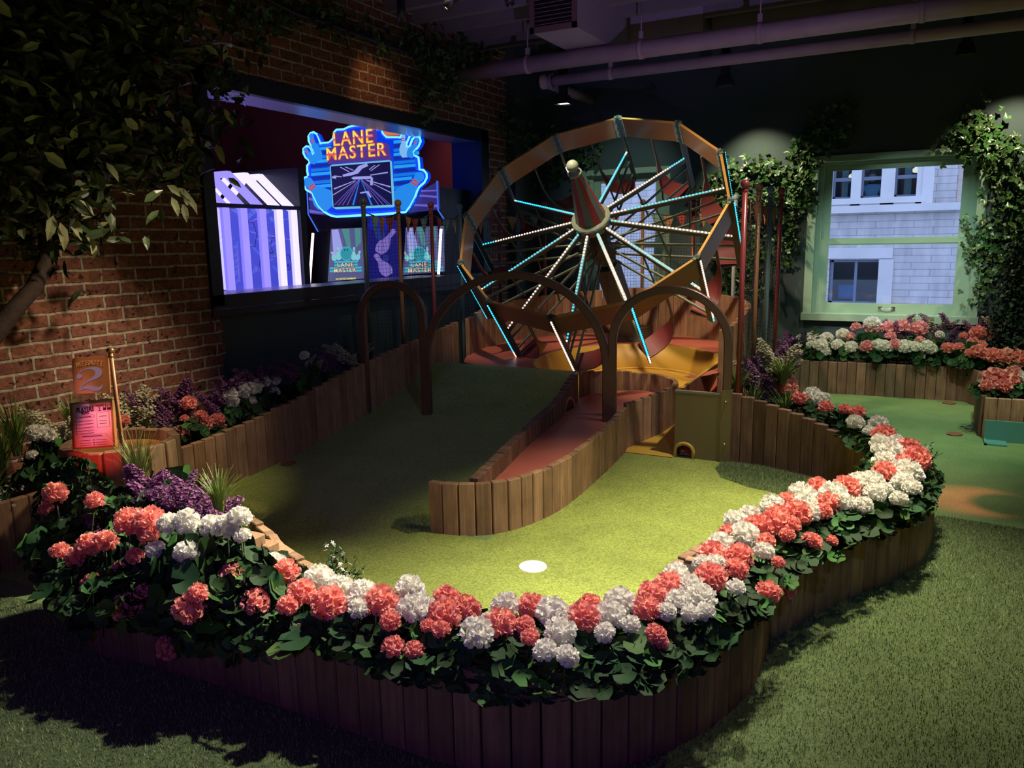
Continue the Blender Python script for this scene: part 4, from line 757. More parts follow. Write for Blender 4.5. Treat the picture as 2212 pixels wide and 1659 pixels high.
# arches
row = lambda x: 5.2+(x+1.15)*(.45/2.75)
PX = [-3.83, -3.33, -1.93, -1.145]
ar = thing('arch_screen', 'three bronze metal arches on posts standing across the lanes', 'arches', (-2.4, 5.0, 0))
def arch(x0, x1, ztop, zb0, zb1, nm='arch'):
    cxm, rx = (x0+x1)/2, (x1-x0)/2; zs_ = ztop-rx*.95; pts = [(x0, row(x0), zb0), (x0, row(x0), zs_*.5+zb0*.5)]
    pts += [(cxm-rx*math.cos(t), row(cxm-rx*math.cos(t)), zs_+(ztop-zs_)*math.sin(t)) for t in np.linspace(0, PI, 28)]; pts += [(x1, row(x1), zs_*.5+zb1*.5), (x1, row(x1), zb1)]
    b = MB(); tube(b, pts, 1, sec=[(-.028, -.019), (-.022, -.024), (.022, -.024), (.028, -.019), (.028, .019), (.022, .024), (-.022, .024), (-.028, .019)], smooth=False, up=(.16, -.98, 0)); local(b.obj(nm, M_ARCH, ar), ar)
arch(PX[0], PX[1], 1.20, .1, .17); arch(PX[1]+.02, PX[2]-.02, 1.265, .17, .22); arch(PX[2]+.02, PX[3], 1.165, .22, 0)
b = MB()
for z in (.13, .42): ball(b, (PX[3], row(PX[3])-.03, z), .011, 0, 8, 5)
local(b.obj('bolt', pm('brass', (.6, .4, .15), .3, metal=.8), ar), ar)
b = MB(); box2(b, (PX[3]-.03, 5.17, 0), (PX[3]+.035, 5.215, .5)); local(b.obj('post_plate', M_OLIVE, ar), ar)

# hole cup and markers
b = MB(); lathe(b, [(.001, .0052), (.056, .0052), (.060, .009), (.064, .0095), (.066, .004)], 28); setp(b.obj('hole_cup', pm('white_plastic', (.9, .88, .84), .35), None, tuple(G(1151, 1224, .005)*[1, 1, 0])), 'white ring and cover of the hole on the putting green', 'golf hole')
M_COP = pm('copper_disc', (.55, .20, .10), .35, metal=.6)
for lab, (px_, py_) in (('copper tee marker in the turf beside the wall planter', (625, 1013)), ('copper disc in the floor turf farther from the low planter box', (2050, 870)), ('copper disc in the floor turf beside the low planter box', (2062, 937))):
    q = G(px_, py_, .006); b = MB(); lathe(b, [(.001, .002), (.042, .002), (.052, .0035), (.055, .001)], 24); setp(b.obj('marker_disc', M_COP, None, (q[0], q[1], .006+rz(q[1])*(q[0] < -3))), lab, 'marker disc')

# ------------------------------------------------------------------ the wheel
WC = np.array([-2.604, 6.3, 1.763]); WU = np.array([.99982, .0188, 0]); WV = np.array([-.01318, .70087, .71316]); WN = np.array([.0134, -.71304, .70100]); WR = 1.182
wv = [WR*(math.cos(1.592-k*PI/6)*WU+math.sin(1.592-k*PI/6)*WV) for k in range(12)]     # rim corners, relative to the centre
wh = thing('carnival_wheel', 'tilted carnival wheel with lit bulb spokes and a striped cone hub', 'wheel', tuple(WC))
M_MARO = pm('maroon_metal', (.19, .035, .033), .5)
for k in range(12):
    a, c = wv[k], wv[(k+1) % 12]; t = (c-a)/np.linalg.norm(c-a); rad = (a+c)/2; rad = rad/np.linalg.norm(rad)
    b = MB(); R = np.stack([t, rad, WN], 1); L_ = np.linalg.norm(c-a); box(b, (a+c)/2-WN*.105, (L_+.004, .016, .20), 0, R); box(b, (a+c)/2-WN*.003, (L_+.006, .020, .010), 1, R); o = b.obj('rim_panel', [M_RIM, M_RIME], wh)
    r0 = a/np.linalg.norm(a); tn = np.cross(WN, r0)
    # bracket at the corner with bolts
    b = MB()
    for s, nb in ((1, t), (-1, -(a-wv[k-1])/np.linalg.norm(a-wv[k-1]))):
        rr = (a+(c if s > 0 else wv[k-1]))/2; rr = rr/np.linalg.norm(rr); box(b, a+nb*.024-rr*.012-WN*.105, (.046, .006, .20), 0, np.stack([nb, rr, WN], 1))
        for q in (.03, .10, .17): ball(b, a+nb*.026-rr*.017-WN*q, .005, 1, 6, 4)
    box(b, a+WN*.004, (.07, .03, .012), 2, np.stack([tn, r0, WN], 1)); b.obj('corner_bracket', [M_TEAL, M_BLACK, M_STRUT], wh)
    # bar running down from the corner with its bulb strip
    b = MB(); box(b, a-WN*.37+r0*.002, (.026, .05, .76), 0, np.stack([tn, r0, WN], 1)); br_ = b.obj('wheel_bar', M_STRUTD, wh)
E_LB = emis('bulb_blue', (.02, .50, 1.0), 4.0); E_LW = emis('bulb_white', (1.0, .62, .48), 4.0); M_LS = pm('led_strip_metal', (.25, .3, .26), .4)
for m_ in (E_LB, E_LW): m_.cycles.emission_sampling = 'FRONT'
def bulbs(nm, p, q, nrm, n, pat, par, r=.0085):
    b = MB(); p, q, nrm = (np.asarray(z, float) for z in (p, q, nrm)); d = (q-p)/np.linalg.norm(q-p); s = np.cross(nrm, d); s /= np.linalg.norm(s); bar(b, p-nrm*.004, q-nrm*.004, .024, .008, 2, nrm)
    for i in range(n):
        c = p+(q-p)*(i+.5)/n; m = 0 if pat(i/n) else 1
        V = [c+r*(math.cos(j*PI/3)*d+math.sin(j*PI/3)*s) for j in range(6)]+[c+r*.6*(math.cos(j*PI/3)*d+math.sin(j*PI/3)*s)+nrm*r*.8 for j in range(6)]
        b.faces(V, [(j, (j+1) % 6, 6+(j+1) % 6, 6+j) for j in range(6)]+[tuple(range(6, 12))], m)
    return b.obj(nm, [E_LB, E_LW, M_LS], par)
bluep = {0: (0, .94), 1: (.78, 1), 2: (.14, .86), 3: (-1, .06), 4: (.25, .9), 5: (0, .16), 6: (.2, .93), 7: (-1, .1), 8: (.14, .93), 9: (.84, 1), 10: (0, .95), 11: (.15, .8)}
barp = {0: 1, 1: 1, 2: 1, 3: 1, 4: 0, 5: 2, 6: 0, 7: 2, 8: 1, 9: 1, 10: 1, 11: 1}
for k in range(12):
    a = wv[k]; r0 = a/WR; tn = np.cross(WN, r0)
    p = r0*.16-WN*.17; q = a*.985-WN*.41
    b = MB(); d = q-p; nr = WN-d*(WN@d)/(d@d); nr /= np.linalg.norm(nr); bar(b, p, q, .03, .035, 0, nr); sp_ = b.obj('wheel_spoke', M_STRUTD, wh)
    lo, hi = bluep[k]; bulbs('bulb_strip', p+nr*.024, q+nr*.024, nr, 34, lambda t, lo=lo, hi=hi: lo <= t <= hi, sp_)
    n2 = 30; pb_ = {0: lambda t: t > .93, 1: lambda t: True, 2: lambda t: t < .84}[barp[k]]
    bulbs('bulb_strip', a+r0*.032-WN*.015, a+r0*.032-WN*.745, r0, n2, pb_, wh)
    for t0, t1 in ((-.42, -.50), (-.55, -.66)):
        b = MB(); bar(b, r0*.07+WN*t0, a*.985+WN*t1, .016, .016, 0, WN); b.obj('wheel_strut', M_STRUT, wh)
    b = MB(); bar(b, r0*.55+WN*-.28, r0*.60+WN*-.62, .012, .012, 0, r0); bar(b, r0*.85+WN*-.34, r0*.80+WN*-.66, .012, .012, 0, r0); b.obj('wheel_brace', M_STRUTD, wh)
    # hanging scoop
    nb = wv[k-1]; t = (nb-a)/np.linalg.norm(nb-a); rad = (a+nb)/2; Rm = np.linalg.norm(rad); rad = rad/Rm
    prof = [(.0, -.73), (.08, -.735), (.16, -.725), (.225, -.69), (.27, -.63), (.295, -.55), (.305, -.46), (.307, -.36), (.307, -.20)]; wd = [.19, .19, .185, .17, .13, .07, .03, .022, .022]
    V = []
    for (u_, w_), ww in zip(prof, wd):
        base = a+t*u_+WN*w_; ro = base+rad*.0
        V += [ro, ro-rad*ww]
    V = np.array(V); th = []
    for i in range(len(prof)):
        dd = np.array(prof[min(i+1, len(prof)-1)])-np.array(prof[max(i-1, 0)]); dd /= np.linalg.norm(dd); nn = (t*-dd[1]+WN*dd[0])*.012; th += [V[2*i]+nn, V[2*i+1]+nn]
    n_ = len(V); b = MB(); fl = []; fe = []
    for i in range(len(prof)-1):
        j = 2*i; fl += [(j, j+1, j+3, j+2), (n_+j, n_+j+2, n_+j+3, n_+j+1)]; fe += [(j, j+2, n_+j+2, n_+j), (j+1, n_+j+1, n_+j+3, j+3)]
    fe += [(0, n_, n_+1, 1), (n_-2, n_-1, 2*n_-1, 2*n_-2)]
    b.faces(list(V)+th, fl, 0, True); b.faces(list(V)+th, fe, 1); b.obj('hanging_scoop', [M_MARO, M_STRUT], wh)
# hub: drum, disc, striped cone, collar, ball, axle and leaning support
M_SAGE = pm('sage_paint', (.30, .38, .27), .4); M_SR = pm('stripe_red', (.40, .05, .045), .45); M_SG = pm('stripe_green', (.15, .21, .17), .45)
b = MB(); lathe(b, [(.001, -.10), (.17, -.10), (.17, -.125), (.155, -.13), (.15, -.20), (.001, -.20)], 32, axis=WN); b.obj('hub_disc', M_SAGE, wh)
b = MB(); seg = 12
for j in range(seg):
    a0, a1 = 2*PI*j/seg, 2*PI*(j+1)/seg; f_ = lambda r, a, h: r*(math.cos(a)*WU+math.sin(a)*WV)+WN*h
    b.faces([f_(.135, a0, -.10), f_(.135, a1, -.10), f_(.042, a1, .385), f_(.042, a0, .385)], [(0, 1, 2, 3)], j % 2)
b.obj('striped_cone', [M_SR, M_SG], wh)
b = MB(); lathe(b, [(.001, .38), (.056, .38), (.060, .39), (.056, .402), (.030, .404), (.024, .42)], 28, axis=WN); b.obj('cone_collar', M_SAGE, wh)
b = MB(); ball(b, WN*.462, .050, 0, 24, 14); b.obj('cone_ball', M_SAGE, wh)
b = MB(); lathe(b, [(.001, -.2), (.10, -.2), (.10, -.62), (.05, -.62), (.05, -.78), (.001, -.78)], 18, axis=WN); b.obj('axle', M_STRUTD, wh)
sup = thing('wheel_support', 'dark leaning steel pedestal holding the carnival wheel on the platform', 'pedestal', (-2.5, 7.2, .54))
b = MB(); q0 = WC-WN*.72-np.array([-2.5, 7.2, .54]); bar(b, (0, .0, -.03), q0, .20, .16, 0, (1, 0, 0)); b.obj('column', pm('pedestal_metal', (.10, .11, .10), .45), sup)
b = MB(); box(b, (0, 0, .06), (.30, .30, .14)); b.obj('base_block', pm('pedestal_metal', (.10, .11, .10), .45), sup)

# ------------------------------------------------------------------ poles, net and bunting
M_PT, M_PO, M_PRD, M_PG, M_PP = pm('pole_teal', (.15, .24, .22), .35), pm('pole_orange', (.26, .13, .05), .35), pm('pole_red', (.25, .045, .04), .3), pm('pole_dark_green', (.075, .10, .07), .4), pm('pole_pale', (.4, .45, .38), .4)
def wlp(px, py, x): return WX(px, py, x)
PL = [((-3.95, 4.99, 1.83), M_PG, 'dark green ball-topped pole at the near end of the netting'), ((-3.95, 5.45, 1.83), M_PO, 'ochre ball-topped pole by the brick wall, second along the netting'),
      ((-3.95, 5.94, 1.83), M_PRD, 'red ball-topped pole by the brick wall, third along the netting'), ((-3.95, 6.43, 1.83), M_PT, 'teal ball-topped pole by the brick wall, fourth along the netting'),
      (tuple(WX(1078, 445, -3.86)), M_PRD, 'pinkish ball-topped pole seen through the left of the wheel'), (tuple(WY(1175, 440, 7.25)), M_PRD, 'pink ball-topped pole behind the wheel beside the striped cone'),
      (tuple(WY(1389, 437, 7.72)), M_PO, 'brown ball-topped pole silhouetted against the smaller window'), (tuple(WY(1499, 437, 7.68)), M_PRD, 'red pole behind the wheel just past the smaller window'),
      (tuple(WY(1590, 426, 7.25)), M_PP, 'pale green ball-topped pole behind the wheel rim'), ((-1.07, 6.56, 1.83), M_PRD, 'slim red ball-topped pole, last of the four beside the wheel'),
      ((-1.10, 6.20, 1.83), M_PT, 'teal ball-topped pole, third of the four beside the wheel'), ((-1.13, 5.80, 1.83), M_PO, 'ochre ball-topped pole, second of the four beside the wheel'), ((-1.10, 5.35, 1.83), M_PRD, 'thick dark red ball-topped pole nearest the metal gate box')]
# right-hand poles from the photograph's own pixels, on the planter line
for i, px_, py_, x_ in ((9, 1688, 413, -1.06), (10, 1665, 411, -1.08), (11, 1640, 405, -1.10), (12, 1610, 398, -1.08)): q = WX(px_, py_, x_); PL[i] = (tuple(q), PL[i][1], PL[i][2])
ptop = lambda x, y: float(np.interp(math.degrees(math.atan2(y-PC[1], x-PC[0])) % 360, [0, 60, 100, 160, 198], [.93, 1.0, 1.02, .92, .82]))
for i, ((x, y, z), m, lab) in enumerate(PL):
    zb = .27 if i > 8 else (.37 if i < 2 else .2)
    if 2 <= i <= 8: zb = .0
    t = thing('net_pole', lab, 'pole', (x, y, zb), 'ball-topped poles holding the netting'); b = MB(); tube(b, [(0, 0, 0), (0, 0, z-zb-.02)], .0175, 12); b.obj('pole', m, t)
    b = MB(); ball(b, (0, 0, z-zb), .030, 0, 16, 10); lathe(b, [(.018, -.05), (.023, -.04), (.018, -.03)], 12, (0, 0, z-zb)); b.obj('ball_finial', m, t)
M_NET = pm('black_net', (.012, .012, .014), .7)
nm_side = ['by the dark panel', 'between brick-side ochre and red poles', 'between brick-side red and teal poles', 'in the brick corner', 'behind the left of the wheel', 'behind the wheel hub', 'across the smaller window', 'past the smaller window', 'at the far right corner of the wheel', 'between the slim red and teal poles', 'between the teal and ochre poles', 'between the ochre and thick red poles']
MC = [pm('pennant_teal', (.16, .30, .27), .8), pm('pennant_orange', (.50, .22, .08), .8), pm('pennant_red', (.40, .06, .045), .8)]
for i in range(12):
    a, c = np.array(PL[i][0]), np.array(PL[i+1][0]); za, zc = a[2]-.075, c[2]-.075; L_ = np.linalg.norm((c-a)[:2]); tn = (c-a)/L_; tn[2] = 0; nn = np.array([-tn[1], tn[0], 0]); b = MB()
    zbot = lambda s: (.62+.0*s if i < 3 else (.85 if i < 5 else (.9 if i < 8 else .78 if i == 8 else .30)))
    top = lambda s: za+(zc-za)*s-.05*math.sin(PI*s)
    nv = max(4, int(L_/.030)); step = .030
    wob = lambda s, z: nn*(.012*math.sin(9*s+5*z+i)+.01*math.sin(23*s-7*z))
    pt = lambda s, z: np.array([a[0]+(c[0]-a[0])*s, a[1]+(c[1]-a[1])*s, z])+wob(s, z)
    hz = np.arange(zbot(0), min(za, zc)-.02, step)
    tri = [(-.5, -.3), (.5, -.3), (0, .6)]
    for k in range(nv+1):
        s = k/nv; z0, z1 = zbot(s)-.02+.03*math.sin(7*s+i), top(s); zz = np.linspace(z0, z1, 7); tube(b, [pt(s, z) for z in zz], .0022, sec=tri, cap=False, up=(1, 0, 0))
    for z in hz: tube(b, [pt(s, z-.012*math.sin(PI*s)) for s in np.linspace(0, 1, 7)], .0022, sec=tri, cap=False)
    zz = zbot(0); 
    for j in range(4): tube(b, [pt(s, zz-.02*j+.02*math.sin(9*s+j))+nn*.01*j for s in np.linspace(0, 1, 12)], .003, sec=tri, cap=False)
    setp(b.obj('netting', M_NET), f'black string netting {nm_side[i]}', 'netting', 'netting panels round the wheel')
    bt = thing('bunting', f'string of small cloth pennants over the netting {nm_side[i]}', 'bunting', tuple(a), 'bunting strings round the wheel')
    b = MB(); tube(b, [pt(s, top(s))-a for s in np.linspace(0, 1, 10)], .004, 6); b.obj('string', M_BLACK, bt)
    for k in range(3):
        s0 = .16+.25*k; s1 = s0+.11/max(L_, .3); sm = (s0+s1)/2; b = MB(); o3 = nn*.004
        V = [pt(s0, top(s0))-a, pt(s1, top(s1))-a, pt(sm+.01, top(sm)-.14)-a+nn*.01*math.sin(k+i)]; V += [q+o3 for q in V]
        b.faces(V, [(0, 1, 2), (5, 4, 3), (0, 3, 4, 1), (1, 4, 5, 2), (2, 5, 3, 0)]); b.obj('pennant', MC[(k+i) % 3], bt)

# ------------------------------------------------------------------ plant parts (shared meshes)
def petal_mat(name, col, vary=.2):
    m = pm(name, col, .6, vary=vary, spec=.2); N, L = nodes(m); p = N['Principled BSDF']; t = N.new('ShaderNodeBsdfTranslucent'); mx = N.new('ShaderNodeMixShader'); mx.inputs[0].default_value = .38
    src = [l.from_socket for l in L if l.to_socket == p.inputs['Base Color']]
    if src: L.new(src[0], t.inputs[0])
    L.new(p.outputs[0], mx.inputs[1]); L.new(t.outputs[0], mx.inputs[2]); L.new(mx.outputs[0], N['Material Output'].inputs[0]); return m
M_CORAL = petal_mat('coral_petal', (.92, .40, .33), .14); M_WHITE = petal_mat('white_petal', (.90, .88, .80), .06); M_PINK = petal_mat('pink_petal', (.92, .46, .46), .14)
M_LEAF = pm('geranium_leaf', (.017, .052, .014), .7, spec=.25, vary=.35); M_LEAFL = pm('fresh_leaf', (.042, .11, .02), .65, spec=.25, vary=.3); M_STEM = pm('plant_stem', (.07, .12, .03), .6)
M_PURP = petal_mat('heather_purple', (.30, .12, .26), .25); M_CREAM = petal_mat('heather_cream', (.62, .58, .40), .1); M_GRASS = pm('grass_blade', (.17, .24, .045), .5, vary=.35)
M_IVY = pm('ivy_leaf', (.055, .11, .03), .38, vary=.45); M_FIC = pm('ficus_leaf', (.05, .075, .03), .35, vary=.4); M_FICP = pm('pale_ficus_leaf', (.36, .38, .20), .4, vary=.25); M_BARK = pm('bark', (.05, .03, .022), .85, noise=.3, nscale=30, bump=.5, bscale=50)
M_DARKBUSH = pm('conifer_green', (.02, .04, .018), .6, vary=.3)
def rot_to(z, spin=0):
    z = np.asarray(z, float); z = z/np.linalg.norm(z); a = np.cross((0, 0, 1.), z); a = np.array([1., 0, 0]) if np.linalg.norm(a) < 1e-5 else a/np.linalg.norm(a); c = np.cross(z, a)
    ca, sa = math.cos(spin), math.sin(spin); return np.stack([ca*a+sa*c, -sa*a+ca*c, z], 1)
def stamp(b, V, F, R, o, s=1.0, m=0, sm=True): b.add(np.asarray(V)*s @ R.T+np.asarray(o), F, m, sm)
def petal_tpl(rng, ln=1.0, wd=.95, cup=.35, ruf=.10):
    V = []; 
    for i, t in enumerate((0, .45, .8, 1.0)):
        for j, s in enumerate((-1, 0, 1)):
            w_ = wd*.5*(.18, .85, 1.0, .62)[i]; V.append((t*ln-(.10*ln if (i == 3 and j == 1) else 0)*-1, s*w_, cup*t*t*.5+(.10 if j != 1 else 0)*t+rng.normal(0, ruf*t)))
    F = np.array([(i*3+j, i*3+j+1, (i+1)*3+j+1, (i+1)*3+j) for i in range(3) for j in range(2)]); return np.array(V), F
def flower_head_mesh(name, mat, seed, n=30, spread=2.0):
    rng = np.random.default_rng(seed); b = MB(); 
    for k in range(n):
        t = (k+.5)/n; ph = math.acos(1-t*1.55); th = k*2.39996+rng.normal(0, .2); d = np.array([math.sin(ph)*math.cos(th), math.sin(ph)*math.sin(th), math.cos(ph)]); rr = rng.uniform(.66, .80)*(1 if d[2] > -.2 else .85); o = d*rr
        for q in range(5):
            V, F = petal_tpl(rng, .40, .42, .25, .05); R0 = rot_to(d+rng.normal(0, .18, 3), q*2*PI/5+rng.normal(0, .15)); tilt_ = Matrix.Rotation(-rng.uniform(.25, .75), 3, 'Y'); stamp(b, V @ np.array(tilt_).T, F, R0, o)
    ball(b, (0, 0, .02), .70, 0, 12, 8)
    return b.mesh(name, mat)
HEADS = {c: [flower_head_mesh('flower_head', m, 10*i+s, n) for s, n in ((1, 30), (2, 26), (3, 34))] for i, (c, m) in enumerate((('c', M_CORAL), ('w', M_WHITE), ('p', M_PINK)))}
def leaf_tpl(rng, n=11):
    V = [(0, 0, 0)]; F = []
    for ring, r in ((0, .55), (1, 1.0)):
        for j in range(n):
            a = -PI*.93+2*PI*.93*j/(n-1); sc_ = r*(1+(.08 if ring and j % 2 else 0)); V.append((sc_*math.cos(a), sc_*math.sin(a), (.16 if j % 2 else -.05)*r*.6+.25*r*r+rng.normal(0, .03)))
    for j in range(n-1): F.append((0, 1+j, 2+j, 2+j)); F.append((1+j, 1+n+j, 2+n+j, 2+j))
    tri = np.array([f[:3] for f in F if f[2] == f[3]]); qd = np.array([f for f in F if f[2] != f[3]]); return np.array(V), [tri, qd]
def foliage_mesh(name, seed, n=46, hang=False):
    rng = np.random.default_rng(seed); b = MB()
    for k in range(n):
        a = rng.uniform(0, 2*PI); r = math.sqrt(rng.uniform(.02, 1)); h = (.62*(1-r*r)+rng.uniform(-.25, .15)) if not hang else rng.uniform(-1, .3)
        o = np.array([r*math.cos(a), r*math.sin(a), h]); d = np.array([.8*r*math.cos(a), .8*r*math.sin(a), .75-.5*r])+rng.normal(0, .35, 3)
        if hang: d = np.array([rng.normal(0, .5), -1, .5])+rng.normal(0, .3, 3); o = np.array([rng.uniform(-1, 1), rng.uniform(-.25, .3), h])
        V, F = leaf_tpl(rng); s = rng.uniform(.18, .30); stamp(b, V, F, rot_to(d, rng.uniform(0, 6.28)), o, s, 1 if rng.random() < .25 else 0)
        tube(b, [o*.25+np.array([0, 0, -.35]), o*.7+np.array([0, 0, -.08]), o], .016, 3, 2, cap=False)
    return b.mesh(name, [M_LEAF, M_LEAFL, M_STEM])
FOL = [foliage_mesh('foliage', s) for s in (1, 2, 3, 4)]; FOLH = [foliage_mesh('trailing_foliage', s, 40, True) for s in (5, 6, 7)]
def spike_mesh(name, mat, seed, n=64):
    rng = np.random.default_rng(seed); b = MB(); bend = rng.normal(0, .22, 2); P_ = lambda t: np.array([bend[0]*t*t, bend[1]*t*t, t]); tube(b, [P_(t) for t in (0, .3, .6, 1)], [.012, .010, .008, .004], 4, 1, cap=False)
    for k in range(n):
        t = .28+.72*k/n; a = k*2.4; r = .10*(1-.75*(t-.28)/.72)+.015; d = np.array([math.cos(a), math.sin(a), .7]); o = P_(t)+np.array([math.cos(a), math.sin(a), 0])*r*rng.uniform(.5, 1.1); s = .050*(1.15-.5*t)*rng.uniform(.8, 1.3); R0 = rot_to(d+rng.normal(0, .3, 3), rng.uniform(0, 6))
        V = np.array([(0, 0, -.6), (.8, 0, .5), (0, .8, .5), (-.8, 0, .5), (0, -.8, .5), (0, 0, .15)]); stamp(b, V, np.array([(0, 2, 1), (0, 3, 2), (0, 4, 3), (0, 1, 4), (5, 1, 2), (5, 2, 3), (5, 3, 4), (5, 4, 1)]), R0, o, s, 0, False)
    for k in range(10):
        t = .03+.3*k/10; a = k*2.1; d = np.array([math.cos(a), math.sin(a), .8]); stamp(b, [(0, -.12, 0), (1, 0, .1), (0, .12, 0)], np.array([(0, 1, 2)]), rot_to((-d[0]*.5, -d[1]*.5, 1), a), P_(t), .10, 1, False)
    return b.mesh(name, [mat, M_STEM])
SPK = {c: [spike_mesh('flower_spike', m, s+40) for s in range(3)] for c, m in (('u', M_PURP), ('e', M_CREAM))}
def grass_mesh(name, seed, n=60):
    rng = np.random.default_rng(seed); b = MB()
    for k in range(n):
        a = rng.uniform(0, 2*PI); ln = rng.uniform(.55, 1.1); lean = rng.uniform(.15, .85); w_ = .019; P_ = []
        for t in np.linspace(0, 1, 6): r = .04+lean*ln*t**1.6; P_.append(np.array([r*math.cos(a), r*math.sin(a), ln*(t-.45*lean*t*t)]))
        sd = np.array([-math.sin(a), math.cos(a), 0]); V = []
        for i, p_ in enumerate(P_): ww = w_*(1-.85*i/5); V += [p_-sd*ww, p_+sd*ww]
        b.faces(V, [(2*i, 2*i+1, 2*i+3, 2*i+2) for i in range(5)], 0)
    return b.mesh(name, M_GRASS)
GRS = [grass_mesh('grass_blades', s) for s in (1, 2)]
def star_mesh(name, seed, n=70):
    rng = np.random.default_rng(seed); b = MB()
    for k in range(n//4):
        d = np.array([rng.normal(0, .5), rng.normal(0, .5), rng.uniform(.5, 1)]); d /= np.linalg.norm(d); ln = rng.uniform(.6, 1.1); tube(b, [(0, 0, 0), d*ln*.5+rng.normal(0, .04, 3), d*ln], .008, 3, 1, cap=False)
        for j in range(5):
            o = d*ln*rng.uniform(.5, 1.02)+rng.normal(0, .07, 3); R0 = rot_to(d+rng.normal(0, .5, 3), rng.uniform(0, 6))
            if j < 3:
                for q in range(5): a = q*2*PI/5; stamp(b, [(0, 0, 0), (math.cos(a-.35)*.7, math.sin(a-.35)*.7, .1), (math.cos(a), math.sin(a), .15), (math.cos(a+.35)*.7, math.sin(a+.35)*.7, .1)], np.array([(0, 1, 2, 3)]), R0, o, .055, 0, False)
            for q in range(3): stamp(b, [(0, -.25, 0), (1, 0, .1), (0, .25, 0)], np.array([(0, 1, 2)]), rot_to(rng.normal(0, 1, 3)+np.array([0, 0, 1]), rng.uniform(0, 6)), d*ln*rng.uniform(.2, .95)+rng.normal(0, .05, 3), .11, 1, False)
    return b.mesh(name, [M_WHITE, M_LEAF])
STR = [star_mesh('flowering_stems', s) for s in (1, 2)]
def link(name, me, par, loc, s, rz=0, tilt_=(0, 0), label=None, mat=None):
    o = bpy.data.objects.new(name, me); C.objects.link(o); o.parent = par; o.location = loc; o.scale = (s, s, s) if np.isscalar(s) else s; o.rotation_euler = (tilt_[0], tilt_[1], rz)
    if label: o['label'] = label
    return o

# ---- geraniums: heads read off the photograph, each set down on its planter
def inside(pt, poly):
    x, y = pt; c = False; j = len(poly)-1
    for i in range(len(poly)):
        xi, yi = poly[i]; xj, yj = poly[j]
        if (yi > y) != (yj > y) and x < (xj-xi)*(y-yi)/(yj-yi)+xi: c = not c
        j = i
    return c
def pdist(pt, path):
    P = np.array(path); best = (9, 0); s0 = 0
    for i in range(len(P)-1):
        d = P[i+1]-P[i]; L_ = np.linalg.norm(d); t = np.clip(((np.array(pt)-P[i])@d)/(L_*L_), 0, 1); q = P[i]+d*t; e = np.linalg.norm(np.array(pt)-q)
        if e < best[0]: best = (e, s0+t*L_, q)
        s0 += L_
    return best
FRONT = OUTA[1:]+OUTB[1:14]; RIMPOLY = OUTA[1:]+OUTB[1:14]+[(-1.2, 6.6), (-1.2, 5.4)]+INB[::-1]+INA[::-1]
A_ = lambda L_: [(x/2.5136, 1000+y/2.5136, r/2.5136, c) for x, y, r, c in L_]
B_ = lambda L_: [(700+x/2.765, 1100+y/2.765, r/2.765, c) for x, y, r, c in L_]
C_ = lambda L_: [(1400+x/2.724, 900+y/2.724, r/2.724, c) for x, y, r, c in L_]
D_ = lambda L_: [(1512+x/3.16, 600+y/3.16, r/3.16, c) for x, y, r, c in L_]
E_ = lambda L_: [(x/3.16, 600+y/3.16, r/3.16, c) for x, y, r, c in L_]
HL = A_([(710,330,75,'c'),(810,330,78,'c'),(810,385,55,'c'),(485,450,60,'c'),(570,435,58,'c'),(325,485,45,'c'),(415,515,50,'c'),(300,170,55,'c'),(515,210,45,'c'),(250,250,35,'c'),(340,675,48,'c'),(505,665,55,'c'),(525,750,45,'c'),(680,790,70,'c'),
 (1025,800,75,'c'),(1075,710,50,'c'),(915,1005,58,'c'),(1265,615,65,'c'),(1395,610,65,'c'),(1550,595,65,'c'),(1465,670,45,'c'),(1390,765,70,'c'),(1640,715,68,'c'),(1560,780,50,'c'),(1785,770,85,'c'),(2070,765,85,'c'),(2120,860,50,'c'),(2135,1005,58,'c'),(1530,940,38,'c'),(1640,920,50,'c'),(735,510,42,'c'),(650,565,30,'c'),(780,700,40,'c'),
 (920,335,55,'w'),(1015,320,62,'w'),(1150,350,60,'w'),(1235,345,60,'w'),(1300,300,55,'w'),(845,475,45,'w'),(1015,490,60,'w'),(1490,555,58,'w'),(1740,640,75,'w'),(1850,690,65,'w'),(1970,735,82,'w'),(1320,400,40,'w')])
HL += B_([(540,845,52,'c'),(730,545,75,'c'),(720,640,92,'c'),(850,600,75,'c'),(700,725,50,'c'),(620,700,40,'c'),(780,610,60,'c'),(1055,690,85,'c'),(1240,590,75,'c'),(1200,700,55,'c'),(1230,770,50,'c'),(1550,655,88,'c'),(1590,575,60,'c'),(1925,600,75,'c'),(1960,520,78,'c'),(2060,460,75,'c'),(1975,745,52,'c'),(2010,800,45,'c'),
 (205,600,55,'w'),(510,490,80,'w'),(520,610,80,'w'),(600,580,60,'w'),(910,750,90,'w'),(980,660,42,'w'),(1090,590,80,'w'),(1360,620,85,'w'),(1440,640,55,'w'),(1415,740,85,'w'),(1320,850,65,'w'),(1450,880,60,'w'),(1770,570,88,'w'),(1710,640,82,'w'),(1680,740,55,'w'),(1830,690,50,'w'),(2110,400,70,'w'),(2110,560,68,'w'),(2050,610,42,'w')])
